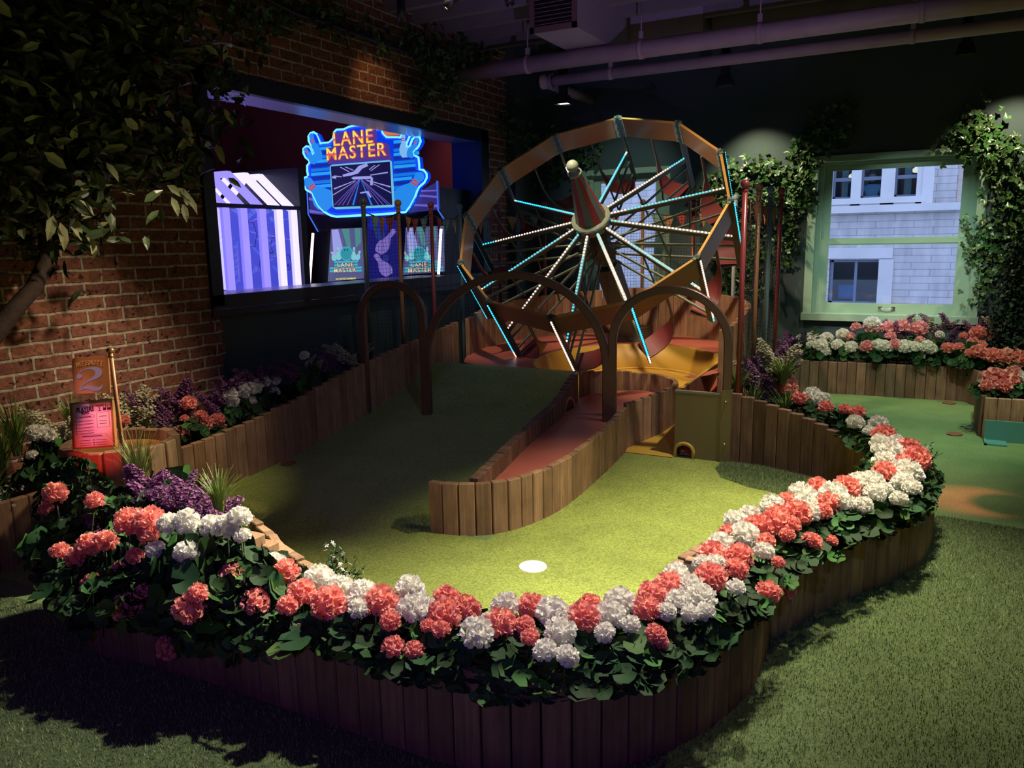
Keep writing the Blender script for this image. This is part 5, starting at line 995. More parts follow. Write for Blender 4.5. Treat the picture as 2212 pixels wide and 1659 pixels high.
HL += C_([(50,1290,50,'c'),(365,955,85,'c'),(380,820,75,'c'),(535,830,72,'c'),(520,900,60,'c'),(470,700,58,'c'),(650,660,75,'c'),(740,640,75,'c'),(760,600,68,'c'),(695,740,48,'c'),(870,580,75,'c'),(845,640,48,'c'),(820,700,40,'c'),(960,740,52,'c'),(985,800,50,'c'),(1075,735,35,'c'),(765,860,35,'c'),(705,1045,68,'c'),(810,1020,52,'c'),(815,495,45,'c'),(1000,430,62,'c'),(1160,430,72,'c'),(1060,515,60,'c'),(1030,560,45,'c'),(1390,335,62,'c'),(1490,280,50,'c'),(1530,190,58,'c'),(1580,255,72,'c'),(1385,115,60,'c'),(975,880,25,'c'),
 (250,1010,70,'w'),(310,1080,80,'w'),(165,1080,55,'w'),(110,1150,48,'w'),(250,1160,48,'w'),(340,1150,50,'w'),(400,880,60,'w'),(320,870,50,'w'),(515,1010,48,'w'),(425,755,65,'w'),(560,710,80,'w'),(600,590,60,'w'),(510,620,60,'w'),(680,800,52,'w'),(730,525,60,'w'),(785,560,45,'w'),(700,545,40,'w'),(905,475,75,'w'),(925,520,60,'w'),(960,570,48,'w'),(1085,470,75,'w'),(1150,515,58,'w'),(1265,525,50,'w'),(1235,400,65,'w'),(1310,400,68,'w'),(1330,455,55,'w'),(1390,430,40,'w'),(1520,335,75,'w'),(1500,395,60,'w'),(1555,425,48,'w'),(1475,490,45,'w'),(1395,275,62,'w'),(1420,215,68,'w'),(1365,160,50,'w'),(1460,160,48,'w'),(1350,195,35,'w')])
HL += D_([(490,745,45,'c'),(590,755,68,'c'),(680,830,45,'c'),(860,890,45,'c'),(990,905,38,'c'),(1080,920,42,'c'),(770,810,55,'w'),(830,835,50,'w'),(1060,995,52,'w'),(1215,1005,58,'w'),(1150,1050,35,'w')])
def place_heads(Hs, zmax, poly, zmin=.12):
    out = []
    for px, py, r, c in Hs:
        z = zmax; 
        while z > zmin:
            q = G(px, py, z)
            if inside(q[:2], poly) or pdist(q[:2], FRONT)[0] < .06: break
            z -= .01
            if q[1] > 5.2: q = G(px, py, zmax-.03); break
        if px < 540 and py < 1340:      # the tall mass at the left end stands proud of the rim
            q = WY(px, py, 1.52+.24*max(0, (1340-py)/340)**1.3 if px < 450 and py > 1100 else 1.62+.16*max(0, (1340-py)/340)); z = q[2]
            if z < .1: q = G(px, py, .15)
        out.append((np.array(q), r*depth(q)/FPX, c))
    return out
RIM = place_heads(HL, .41, RIMPOLY)
def word(n): return ['no', 'one', 'two', 'three', 'four', 'five', 'six', 'seven'][n]
ORD = 'first second third fourth fifth sixth seventh eighth ninth tenth eleventh twelfth thirteenth fourteenth fifteenth sixteenth seventeenth eighteenth nineteenth twentieth'.split()
ORD += ['twenty-'+o for o in ORD[:9]]+['thirtieth']+['thirty-'+o for o in ORD[:9]]+['fortieth']+['forty-'+o for o in ORD[:9]]
def desc(cl):
    nc, nw = sum(h[2] != 'w' for h in cl), sum(h[2] == 'w' for h in cl)
    cw = 'pink' if any(h[2] == 'p' for h in cl) else 'coral'
    return f"{word(nc)} {cw}" if not nw else f"{word(nw)} white" if not nc else f"{word(nc)} {cw} and {word(nw)} white"
def geranium_bed(H, path, where, group, zsoil, fol_s=.14, span=.15, most=4, hang=True):
    H = sorted(H, key=lambda h: pdist(h[0][:2], path)[1]); cl = []; cur = []
    for h in H:
        s = pdist(h[0][:2], path)[1]
        if cur and (s-s0 > span or len(cur) >= most): cl.append(cur); cur = []
        if not cur: s0 = s
        cur.append(h)
    if cur: cl.append(cur)
    for i, c in enumerate(cl):
        m = np.mean([h[0] for h in c], 0); t = thing('geranium', f"{ORD[i]} {where}, {desc(c)} bloom{'s' if len(c) > 1 else ''}", 'plant', (m[0], m[1], zsoil), group)
        zt = max(.06, m[2]-zsoil-.02); rr = min(.165, max(fol_s, max(np.linalg.norm((h[0]-m)[:2]) for h in c)+.05)); q = pdist(m[:2], path)
        link('foliage', FOL[i % 4], t, (0, 0, zt*.45), (rr, rr, max(zt*.75, .07)), random.uniform(0, 6))
        if hang and q[0] < .30 and q[2][1] < 5.3:
            e = q[2]-m[:2]; e = e/(np.linalg.norm(e)+1e-6); 
            if inside(m[:2], RIMPOLY) is False: e = -e
            e3 = q[2]+e*.015-m[:2]; link('trailing_foliage', FOLH[i % 3], t, (e3[0], e3[1], ZR-zsoil-.015), (.12, .10, .06), math.atan2(e[1], e[0])+PI/2)
        for j, (p, r, col) in enumerate(c):
            lp = p-np.array([m[0], m[1], zsoil]); link('flower_head', HEADS[col][random.randrange(3)], t, tuple(lp), r*1.06, random.uniform(0, 6), (random.uniform(-.3, .5), random.uniform(-.3, .3)), None)
        b = MB()
        for p, r, col in c: lp = p-np.array([m[0], m[1], zsoil]); tube(b, [(lp[0]*.3, lp[1]*.3, -.01), (lp[0]*.8, lp[1]*.8, max(.02, lp[2]*.6)), lp], .0028, 5)
        b.obj('stems', M_STEM, t)
geranium_bed(RIM, FRONT, 'rim geranium counted from the heather end', 'geraniums along the curved planter', .268)
# extra dark foliage massing at the left end
for i, (x, y, z, s) in enumerate(((-2.62, 1.78, .36, .2), (-2.42, 1.80, .42, .19), (-2.2, 1.80, .42, .18), (-2.0, 1.84, .36, .17), (-2.68, 1.95, .46, .18), (-2.78, 2.12, .46, .2), (-2.85, 1.95, .36, .16), (-2.5, 1.72, .28, .17), (-2.25, 1.72, .25, .17), (-1.95, 1.74, .24, .14))):
    t = thing('trailing_geranium', ('dark leafy geranium without blooms massed at the left end of the curved planter, '+ORD[i]+' inward'), 'plant', (x, y, .268), 'leafy geraniums at the left end'); link('foliage', FOL[i % 4], t, (0, 0, (z-.268)*.5), (s, s, max(.08, (z-.2))), i*1.3); link('trailing_foliage', FOLH[i % 3], t, (0, -.06, .0), (.14, .14, .12), 0)
for i, (px, py, yy, s) in enumerate(((125, 1020, 1.95, .09), (162, 1012, 1.95, .075), (205, 1050, 1.9, .08), (150, 1085, 1.85, .13), (210, 1110, 1.8, .12), (140, 1160, 1.75, .12), (195, 1200, 1.72, .13), (150, 1250, 1.68, .12), (185, 1320, 1.66, .12), (260, 1180, 1.72, .12), (300, 1240, 1.66, .13), (235, 1290, 1.64, .13), (350, 1190, 1.7, .12), (400, 1250, 1.66, .13), (330, 1320, 1.63, .13), (440, 1200, 1.7, .12), (480, 1270, 1.66, .12), (120, 1090, 1.85, .09), (270, 1090, 1.9, .1))):
    q = WY(px, py, yy); t = thing('trailing_geranium', f'{ORD[i]} shaded leaf clump up the planter end beside the plank tub', 'plant', (q[0], yy, .268), 'leafy geraniums at the left end'); link('foliage', FOL[i % 4], t, (0, 0, q[2]-.268-.02), s, i*1.1, (.5, 0)); b = MB(); tube(b, [(0, .06, 0), (0, .02, (q[2]-.268)*.6), (0, 0, q[2]-.268)], .004, 5); b.obj('stems', M_STEM, t)
# far bed under the window
FB = D_([(1065,340,30,'p'),(1170,348,48,'p'),(1215,350,35,'p'),(1295,350,48,'p'),(1390,340,50,'p'),(1460,355,35,'p'),(1500,350,50,'p'),(1300,405,32,'p'),(1020,405,30,'p'),(1140,475,42,'p'),(1330,460,36,'p'),(1500,435,32,'p'),(1900,382,48,'c'),(2010,410,38,'c'),(1860,445,32,'c'),(1690,485,38,'c'),(1765,485,36,'c'),(1900,510,48,'c'),(1990,540,55,'c'),(2090,550,60,'c'),(2180,560,60,'c'),(1850,520,35,'c'),(1925,460,28,'c'),(1800,400,25,'c'),
 (1180,325,52,'w'),(770,410,38,'w'),(865,420,42,'w'),(820,470,45,'w'),(940,460,36,'w'),(1030,480,42,'w'),(975,390,38,'w'),(690,425,32,'w'),(1220,470,44,'w'),(1270,478,44,'w'),(1400,475,45,'w'),(1465,475,36,'w'),(1545,475,42,'w'),(1580,490,35,'w'),(1510,540,25,'w'),(1635,392,26,'w'),(2100,520,32,'w'),(850,510,38,'w'),(760,465,30,'w')])
def zbed(py): return (.36 if py > 738 else .44 if py > 722 else .52)
FBH = []
for px, py, r, c in FB:
    yy = 8.06+(.0 if py > 738 else .14 if py > 720 else .26); 
    if px > 2090 and py > 755: yy = 7.95
    q = WY(px, py, yy); FBH.append((q, r*depth(q)/FPX, c))
fpz = thing('far_planter', 'straight wooden plank planter beneath the large sash window', 'planter', (-.2, 8.1, 0))
FPL = [(-1.12, 7.97), (-1.08, 7.97), (-.6, 8.02), (.0, 8.04), (.33, 8.05), (.42, 7.92), (.50, 7.84), (.80, 7.83), (1.6, 7.83)]
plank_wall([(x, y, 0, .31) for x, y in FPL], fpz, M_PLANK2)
surf(FPL[1:]+[(1.6, 8.58), (-1.2, 8.58), (-1.2, 8.0)], .26, 'soil', M_SOIL, fpz)
geranium_bed(FBH, [(-1.2, 8.2), (1.6, 8.2)], 'geranium under the large window from its fern end', 'geraniums under the large window', .255, .12, .11, 3, False)
# low box planter at the right edge
bxp = thing('box_planter', 'low square wooden planter with a teal board leaning on its front', 'planter', (.9, 6.9, 0))
plank_wall([(.42, 7.4, 0, .31), (.42, 6.66, 0, .31)], bxp, M_PLANK2); plank_wall([(.42, 6.62, 0, .31), (1.6, 6.60, 0, .31)], bxp)
surf([(.44, 6.64), (1.6, 6.64), (1.6, 7.4), (.44, 7.4)], .26, 'soil', M_SOIL, bxp)
tb_ = thing('teal_board', 'teal painted board standing against the low box planter', 'board', (.9, 6.55, 0)); b = MB(); box2(b, (-.47, -.02, 0), (.7, .0, .155)); b.obj('board', pm('teal_paint', (.10, .30, .26), .45), tb_); b = MB(); box2(b, (-.47, -.16, 0), (-.33, -.02, .012)); box2(b, (-.47, -.16, 0), (-.455, -.02, .02)); b.obj('foot', pm('teal_paint', (.10, .30, .26), .45), tb_)
BX = [(WY(px, py, yy), r, c) for px, py, r, c, yy in ((2150, 818, 21, 'c', 6.8), (2183, 822, 22, 'c', 6.8), (2133, 835, 14, 'c', 6.72), (2168, 836, 16, 'c', 6.72), (2205, 818, 14, 'w', 6.8), (2128, 812, 10, 'c', 6.9), (2190, 806, 14, 'c', 6.95))]
geranium_bed([(q, r*depth(q)/FPX, c) for q, r, c in BX], [(.4, 6.8), (1.6, 6.8)], 'geranium in the low box planter from its corner', 'geraniums in the box planter', .255, .12, .1, 4, False)
# wall bed
WB = E_([(1290,862,48,'c'),(1385,1000,55,'c'),(1485,970,42,'c'),(1505,1015,35,'c'),(1370,945,36,'c'),(1235,1060,48,'c'),(840,980,40,'c'),(790,970,40,'c'),(1260,965,26,'c'),(1570,800,45,'w'),(1590,850,42,'w'),(1645,765,45,'w'),(1700,765,45,'w'),(1750,745,45,'w'),(1800,715,40,'w'),(1875,710,36,'w'),(1870,790,38,'w'),(1705,850,42,'w'),(1790,860,38,'w'),(1640,910,30,'w'),(230,1060,50,'w'),(300,1075,58,'w'),(345,1090,35,'w'),(220,1215,34,'w'),(2080,535,30,'w'),(2110,600,26,'w'),(270,1290,20,'w'),(320,1295,22,'w'),(1660,800,36,'w')])
WBH = []
for px, py, r, c in WB:
    q = WX(px, py, -4.0 if px > 120 else -3.95); WBH.append((q, r*depth(q)/FPX, c))
geranium_bed(WBH, [(-4, .5), (-4, 6)], 'geranium in the brick wall bed from its near end', 'geraniums in the wall bed', .28, .13, .16, 4, False)

# ---- heather, grass tufts, star-flowered bushes, fern, conifer
def soil_at(p): return .37 if p[0] < -3.7 and p[1] > 3.9 else .268
def heather(label, pts, col, par_y=None, ln=.17, group='heathers', zs=None):
    """pts: tips as places; one plant whose spikes rise to the tips"""
    P = [np.array(p) for p in pts]; m = np.mean(P, 0); zs = soil_at(m) if zs is None else zs; t = thing('heather', label, 'plant', (m[0], m[1], zs), group)
    P = P+[p+np.array([random.uniform(-.035, .035), random.uniform(-.04, .04), random.uniform(-.06, .0)]) for p in P]
    for i, p in enumerate(P):
        l = ln*random.uniform(.85, 1.15); base = np.array([m[0]+(p[0]-m[0])*.55, m[1]+(p[1]-m[1])*.55, p[2]-l]); d = p-base; L_ = np.linalg.norm(d); o = link('flower_spike', SPK[col[i % len(col)]][i % 3], t, tuple(base-np.array([m[0], m[1], zs])), (L_*1.75, L_*1.75, L_)); o.rotation_euler = Vector(d).to_track_quat('Z', 'Y').to_euler()
    link('grass_blades', GRS[0], t, (0, 0, .0), (.13, .13, max(.1, (m[2]-zs)*.8)), random.uniform(0, 6)); link('grass_blades', GRS[1], t, (0, 0, .0), (.10, .10, max(.08, (m[2]-zs)*.6)), random.uniform(0, 6))
hp = lambda L_, f: [f(*q) for q in L_]
fy = lambda y: (lambda px, py: WY(px, py, y+random.uniform(-.05, .05)))
fx = lambda x: (lambda px, py: WX(px, py, x+random.uniform(-.05, .05)))
heather('bright purple-pink heather spilling over the left end of the curved planter', hp([(303,985),(318,1005),(335,1010),(345,1030),(250,1045),(240,1065),(275,1075),(300,1050),(290,1030),(315,1060),(330,1045)], fy(2.0)), 'u', ln=.15)
heather('deep purple heather standing next to the wooden steps of the planter', hp([(395,1018),(415,1020),(380,1040),(360,1055),(405,1050),(425,1060),(440,1065),(465,1045),(460,1070),(400,1080),(370,1090),(430,1085),(385,1065)], fy(1.98)), 'u', ln=.15)
heather('small pink heather sprig drooping beside the coral blooms at the planter end', hp([(190,1100),(215,1105),(240,1120),(130,1150),(160,1140)], fy(1.78)), 'u', ln=.10)
heather('single purple heather sprig over the white blooms near the steps', hp([(485,1085),(490,1110),(480,1125)], fy(1.85)), 'u', ln=.1)
heather('cream heather rising behind the framed menu', hp([(88,870),(95,890),(110,905),(135,880),(145,895),(150,915),(130,925),(100,925),(92,945)], fx(-4.05)), 'e', ln=.2)
heather('cream heather between the number flag and the purple heathers', hp([(262,838),(258,855),(290,832),(300,850),(265,880),(300,875),(275,865)], fx(-4.08)), 'e', ln=.18)
heather('purple heather against the brick wall beside the cream heather', hp([(310,840),(320,860),(335,880),(300,850),(325,845),(345,868)], fx(-4.08)), 'u', ln=.15)
heather('tall purple heather with pink tips against the brick wall', hp([(375,820),(385,815),(365,835),(350,850),(400,835),(355,865),(380,850),(395,860)], fx(-4.1)), 'u', ln=.17)
heather('purple heather beside the corner of the dark panel', hp([(500,800),(485,812),(470,825),(455,840),(510,812),(450,855),(480,840),(465,862)], fx(-4.05)), 'u', ln=.15)
heather('dusky purple heather at the middle of the dark panel', hp([(530,790),(545,800),(560,785),(585,772),(570,795),(600,790),(555,812),(525,815),(590,805)], fx(-4.03)), 'u', ln=.14)
heather('dusky pink and cream heather in the shade of the dark panel', hp([(635,775),(650,785),(620,790),(660,765),(672,780),(685,770),(645,800),(665,795)], fx(-4.0)), 'ue', ln=.13)
heather('purple heather in deep shade near the first arch', hp([(700,745),(715,755),(690,760),(730,770),(705,775),(745,762)], fx(-4.0)), 'u', ln=.13)
heather('pale heather stalks leaning on the first arch post', hp([(722,735),(738,745),(752,755),(778,735),(785,750),(795,760)], fx(-3.95)), 'e', ln=.14)
heather('cream and purple heather bushy behind the metal gate box', hp([(1655,740),(1670,730),(1690,725),(1700,745),(1680,755),(1650,765),(1665,775),(1640,790),(1625,800),(1605,775),(1700,770),(1710,755),(1640,775)], fy(5.85)), 'eeu', ln=.2)
heather('purple heather tuft by the thick dark red pole', hp([(1622,760),(1635,775),(1620,785),(1640,810),(1655,805),(1630,820),(1648,825),(1615,800)], fy(5.65)), 'u', ln=.17)
heather('dark purple heather under the slim red pole', hp([(1700,715),(1715,718),(1730,712),(1690,722),(1720,730),(1705,735)], fy(6.9)), 'u', ln=.16)
heather('purple heather under the sash handle of the large window', hp([(1918,690),(1930,700),(1945,705),(1960,675),(1965,690),(1940,690),(1955,710)], fy(8.35)), 'u', ln=.15)
heather('cream heather at the sill of the large window', hp([(1975,675),(1990,680),(2010,680),(2030,690),(2020,705),(2000,700),(2045,685)], fy(8.35)), 'e', ln=.15)
heather('violet heather between the cream heathers on the sill', hp([(1998,672),(2050,675),(2060,688),(2040,700),(2065,705),(2055,715)], fy(8.3)), 'u', ln=.14)
heather('purple heather at the conifer end of the far planter', hp([(2100,690),(2115,685),(2125,695),(2095,705),(2110,710),(2135,700)], fy(8.3)), 'u', ln=.14)
heather('yellow-cream heather beside the dark conifer', hp([(2140,682),(2150,690),(2145,705),(2135,712)], fy(8.3)), 'e', ln=.14)
def tuft(label, p, s, h, zs=None): zs = soil_at(p) if zs is None else zs; t = thing('grass_tuft', label, 'plant', (p[0], p[1], zs), 'ornamental grass tufts'); link('grass_blades', GRS[random.randrange(2)], t, (0, 0, 0), (s, s, h), random.uniform(0, 6)); link('grass_blades', GRS[0], t, (0.01, .01, 0), (s*.8, s*.8, h*1.1), random.uniform(0, 6))
tuft('big green grass tuft against the brick at the left edge', (-4.02, 2.05, .28), .27, .36); tuft('green grass tuft beside the cream heather at the left edge', (-4.0, 1.85, .28), .24, .30)
tuft('yellow-green grass tuft in front of the plank barrel', (-2.93, 2.12, .28), .2, .34); tuft('slim grass tuft behind the wooden steps', (-2.35, 2.08, .28), .15, .26)
tuft('grass tuft hiding the corner of the dark panel', (-4.1, 3.75, .28), .22, .30); tuft('grass tuft behind the number flag', (-4.1, 3.0, .28), .18, .26)
tuft('grass tuft spilling over the plank wall at the dark panel', (-3.98, 4.25, .37), .28, .20); tuft('dim grass tuft near the first arch', (-3.97, 4.7, .37), .26, .2)
tuft('grass tuft next to the metal gate box', (-1.02, 5.42, .27), .22, .30); tuft('long-bladed grass tuft behind the coral geraniums by the gate box', (-.82, 5.52, .27), .24, .26)
tuft('grass tuft among the cream heather at the window sill', (.08, 8.28, .26), .2, .36); tuft('bright grass tuft next to the dark conifer', (.46, 8.25, .26), .16, .38); tuft('thin grass at the handle of the large window', (-.35, 8.35, .26), .2, .36); tuft('arching grass at the right edge of the far planter', (.75, 8.1, .26), .22, .3)
def starbush(label, p, s, zs=None): zs = soil_at(p) if zs is None else zs; t = thing('starflower_bush', label, 'plant', (p[0], p[1], zs), 'tiny white star-flowered bushes'); link('flowering_stems', STR[random.randrange(2)], t, (0, 0, 0), s, random.uniform(0, 6)); link('flowering_stems', STR[0], t, (.02, 0, 0), s*.85, random.uniform(0, 6))
starbush('leafy bush of tiny white stars at the left edge', (-3.93, 2.02, .28), .21); starbush('tiny white star flowers hanging over the left planter edge', (-3.86, 1.9, .25), .18)
starbush('tiny white star flowers behind the coral geraniums near the steps', (-1.78, 1.96, .27), .19); starbush('dim star-flowered bush between white blooms and coral blooms', (-2.12, 1.75, .27), .18)
starbush('star flowers on the far curve of the rim planter', (-.02, 4.55, .27), .17); starbush('star flowers by the white blooms of the far curve', (-.12, 4.75, .27), .15)
def tuftp(label, px, py, x, h, w_=.24, plane=WX): p = plane(px, py, x); t = thing('grass_tuft', label, 'plant', tuple(p), 'ornamental grass tufts'); link('grass_blades', GRS[0], t, (0, 0, 0), (w_, w_, h), 1.0); link('grass_blades', GRS[1], t, (0.01, .01, 0), (w_*.9, w_*.9, h*1.1), 2.5); link('grass_blades', GRS[0], t, (-0.01, .01, 0), (w_*.7, w_*.7, h*.9), 4.0)
tuftp('tall bright green grass tuft at the very left edge behind white blooms', 35, 985, -4.0, .34, .26); tuftp('green grass tuft leaning over the star flowers at the left edge', 5, 1010, -3.95, .26, .24)
tuftp('green grass tuft behind the menu board', 155, 935, -4.1, .24, .2); tuftp('golden grass tuft beside the flag rod over the purple heather', 300, 1065, 1.98, .30, .2, WY); tuftp('grass blades rising from the white blooms by the steps', 470, 1110, 1.9, .2, .16, WY)
tuftp('grass tuft by the gate box corner', 1590, 862, 5.42, .30, .24, WY); tuftp('grass tuft behind the first coral bloom at the gate box', 1690, 830, 5.6, .24, .26, WY)
# fern
t = thing('potted_fern', 'dark green fern at the left foot of the large window', 'fern', (-.98, 8.2, .26))
for k, (dx, dz, ln) in enumerate(((-.10, 1, .38), (.02, 1, .46), (.16, .8, .40), (.28, .6, .42), (-.2, .7, .34), (.1, .9, .30))):
    b = MB(); P_ = [np.array([dx*ln*2*t_+.1*dx*t_*t_, -.05*t_, ln*dz*(t_-.25*t_*t_)]) for t_ in np.linspace(0, 1, 14)]; tube(b, P_, .004, 4, 0, cap=False)
    for i in range(1, 14):
        w_ = .07*math.sin(PI*(i/14)**.7)+.008; d = P_[i]-P_[i-1]; d /= np.linalg.norm(d); sd = np.cross(d, (0, 1, 0)); sd /= np.linalg.norm(sd)
        for s_ in (-1, 1): b.faces([P_[i], P_[i]+d*.012+sd*s_*w_*.5-np.array([0, .006, 0]), P_[i]+d*.03+sd*s_*w_, P_[i]+d*.024], [(0, 1, 2, 3)])
    b.obj('frond', pm('fern_green', (.03, .07, .025), .5), t)
# conifer and cloud of small leaves at the right edge
def leafcloud(name, n, fpos, mats, smin, smax, tpl, seed, norm=None, parent=None):
    rng = np.random.default_rng(seed); b = MB()
    for k in range(n):
        o = fpos(rng); d = (norm(o, rng) if norm else rng.normal(0, 1, 3)+np.array([.4, -.6, .3])); V, F = tpl; stamp(b, V, F, rot_to(d, rng.uniform(0, 6.28)), o, rng.uniform(smin, smax), int(rng.random() < .12) if len(mats) > 1 else 0, False)
    return b.obj(name, mats, parent)
SPRIG = (np.array([(0, 0, 0), (.3, .18, .05), (1, .05, .2), (.3, -.18, .05), (.5, .5, .3), (.5, -.5, .3)]), [np.array([(0, 3, 2, 1)]), np.array([(1, 2, 4), (3, 5, 2)])])
cn = thing('conifer_shrub', 'dense dark conifer filling the corner right of the large window', 'shrub', (.78, 8.2, .26))
leafcloud('foliage', 5200, lambda r: (lambda a, h, q: np.array([.34*(1-.45*h)*q*math.cos(a), .26*(1-.45*h)*q*math.sin(a), 1.15*h]))(r.uniform(0, 6.28), r.uniform(0, 1), math.sqrt(r.uniform(.25, 1))), [M_DARKBUSH, M_LEAF], .03, .055, SPRIG, 9, lambda o, r: np.array([o[0], o[1], .35])+r.normal(0, .3, 3), cn)
b = MB(); tube(b, [(0, 0, -.05), (0, 0, 1.0)], [.03, .01], 8); b.obj('trunk', M_BARK, cn)
# ivy
IVY = (np.array([(0, 0, 0), (.35, .62, .06), (.45, .28, -.03), (1.05, 0, .08), (.45, -.28, -.03), (.35, -.62, .06), (-.15, .42, .05), (-.15, -.42, .05)]), [np.array([(0, 2, 1), (0, 3, 2), (0, 4, 3), (0, 5, 4), (0, 1, 6), (0, 7, 5)])])
def ivy(label, strands, conv, n, spread, nrm, seed, s=(.035, .062), fwd=.05):
    m = conv(*strands[0][0]); t = thing('ivy_vine', label, 'ivy', tuple(m), 'ivy vines climbing the walls'); rng = np.random.default_rng(seed); nrm = np.array(nrm, float); side = np.cross((0, 0, 1), nrm); b = MB(); lines = []
    for S in strands:
        P_ = smooth([conv(*q)-m+nrm*.02 for q in S], 4); tube(b, list(P_), .004, 5); lines.append(P_)
    b.obj('stem', M_BARK, t); tot = [np.sum(np.linalg.norm(np.diff(P_, axis=0), axis=1)) for P_ in lines]; pr = np.array(tot)/sum(tot)
    def pos(r): P_ = lines[r.choice(len(lines), p=pr)]; q = P_[r.integers(len(P_))]; return q+side*r.normal(0, spread)+np.array([0, 0, r.normal(0, spread)])+nrm*abs(r.normal(0, fwd))
    leafcloud('leaves', n, pos, [M_IVY, M_LEAFL], s[0], s[1], IVY, seed, lambda o, r: nrm*1.2+r.normal(0, .55, 3)+np.array([0, 0, .3]), t)
cY = lambda px, py: WY(px, py, YF-.03); nY = (0, -1, 0); cX = lambda px, py: WX(px, py, XL+.03); nX = (1, 0, 0)
ivy('ivy hanging over the top right corner of the large window', [[(2105, 265), (2120, 300), (2150, 340), (2180, 400), (2190, 470), (2170, 540), (2185, 620)], [(2060, 305), (2090, 300), (2140, 330)], [(2112, 285), (2160, 310), (2200, 350), (2212, 420)], [(2110, 540), (2150, 560), (2190, 570)], [(2115, 480), (2150, 500), (2195, 520)], [(2125, 640), (2150, 620)]], cY, 900, .085, nY, 21)
ivy('ivy spray with a long arching tip left of the large window', [[(1640, 355), (1665, 375), (1700, 385), (1730, 400), (1755, 440)], [(1700, 460), (1715, 400), (1725, 340), (1740, 300), (1780, 260), (1835, 235)], [(1740, 300), (1790, 300), (1835, 290)], [(1690, 470), (1720, 430), (1740, 380), (1780, 320)], [(1660, 440), (1700, 430), (1740, 410)]], cY, 620, .055, nY, 22)
ivy('ivy growing behind the ball-topped poles right of the wheel', [[(1520, 410), (1560, 400), (1600, 370)], [(1560, 560), (1570, 480), (1590, 420), (1600, 380)], [(1620, 640), (1625, 560), (1630, 480), (1650, 420)], [(1570, 640), (1580, 580), (1600, 520)], [(1690, 470), (1700, 520), (1690, 560)]], cY, 760, .08, nY, 23)
ivy('dark ivy in the shadowed corner above the carnival wheel', [[(1100, 250), (1130, 290), (1180, 310), (1230, 290), (1280, 320)], [(1110, 330), (1150, 360), (1220, 360), (1260, 350)], [(1180, 400), (1200, 350)]], lambda px, py: WY(px, py, 7.95 if px < 1140 else YF-.03), 420, .09, nY, 24)
ivy('dark ivy clump tumbling down the brick wall at the pipe end', [[(870, 90), (900, 110), (940, 120), (980, 110), (1040, 130)], [(930, 110), (915, 150), (900, 200), (900, 240)], [(940, 120), (960, 170), (980, 190)], [(905, 140), (930, 170), (950, 200)]], cX, 620, .075, nX, 25, fwd=.08)
ivy('sparse ivy trailing along the top of the brick wall', [[(480, 10), (540, 40), (600, 50), (680, 40), (760, 60), (840, 90)], [(520, 30), (540, 80), (560, 100)], [(440, 120), (470, 160), (480, 200)], [(700, 30), (740, 80)]], cX, 420, .07, nX, 26)
# ficus tree on the left
FICL = (np.array([(0, 0, 0), (.3, .20, .05), (.3, -.20, .05), (.7, .17, .06), (.7, -.17, .06), (1.08, 0, -.10), (.3, 0, 0), (.7, 0, 0)]), [np.array([(0, 2, 6), (0, 6, 1), (7, 4, 5), (7, 5, 3)]), np.array([(6, 2, 4, 7), (1, 6, 7, 3)])])
tr_ = thing('ficus_tree', 'dark ficus tree arching over the brick wall with glossy drooping leaves', 'tree', (-4.0, 1.45, .28)); OT = np.array([-4.0, 1.45, .28])
tw = lambda px, py, x=-3.95: WX(px, py, x)-OT
b = MB(); tube(b, [(.02, .1, -.05), (.0, .12, .2), tw(-40, 760), tw(30, 670), tw(75, 620), tw(100, 560), tw(95, 480), tw(110, 400), tw(90, 300), tw(60, 180), tw(80, 60)], [.05, .048, .045, .042, .04, .036, .032, .028, .022, .018, .01], 10); b.obj('trunk', M_BARK, tr_)
br_l = [[(105, 540), (150, 490), (175, 430), (180, 380)], [(95, 480), (60, 430), (20, 380)], [(110, 400), (180, 350), (260, 330), (340, 370), (395, 410)], [(95, 320), (180, 280), (280, 260), (380, 250), (440, 245), (495, 260)], [(80, 220), (180, 160), (300, 120), (420, 100), (500, 90)], [(60, 160), (20, 80), (-40, 20)], [(90, 100), (200, 40), (330, 10)], [(280, 260), (330, 290), (385, 320)]]
lines = []
for S in br_l:
    P_ = smooth([tw(px, py, -3.95+.12*math.sin(px*.05)) for px, py in S], 4); lines.append(P_); b = MB(); tube(b, list(P_), list(np.linspace(.016, .004, len(P_))), 7); b.obj('branch', M_BARK, tr_)
def fpos(r): P_ = lines[r.integers(len(lines))]; q = P_[r.integers(len(P_))]; return q+r.normal(0, .115, 3)*np.array([1, 1, .8])
leafcloud('leaves', 1500, fpos, [M_FIC, M_FICP], .07, .12, FICL, 31, lambda o, r: np.array([.6, -.4, .5])+r.normal(0, .6, 3), tr_)
def fpos2(r):
    px, py = r.uniform(-60, 420), r.uniform(-60, 330); 
    if px+py*1.0 > 560: px, py = px*.5, py*.6
    return tw(px, py, -3.9+r.normal(0, .15))
leafcloud('leaves', 1700, fpos2, [M_FIC, M_FICP], .07, .12, FICL, 32, lambda o, r: np.array([.6, -.4, .5])+r.normal(0, .6, 3), tr_)
rl = random.Random(5); b = MB()
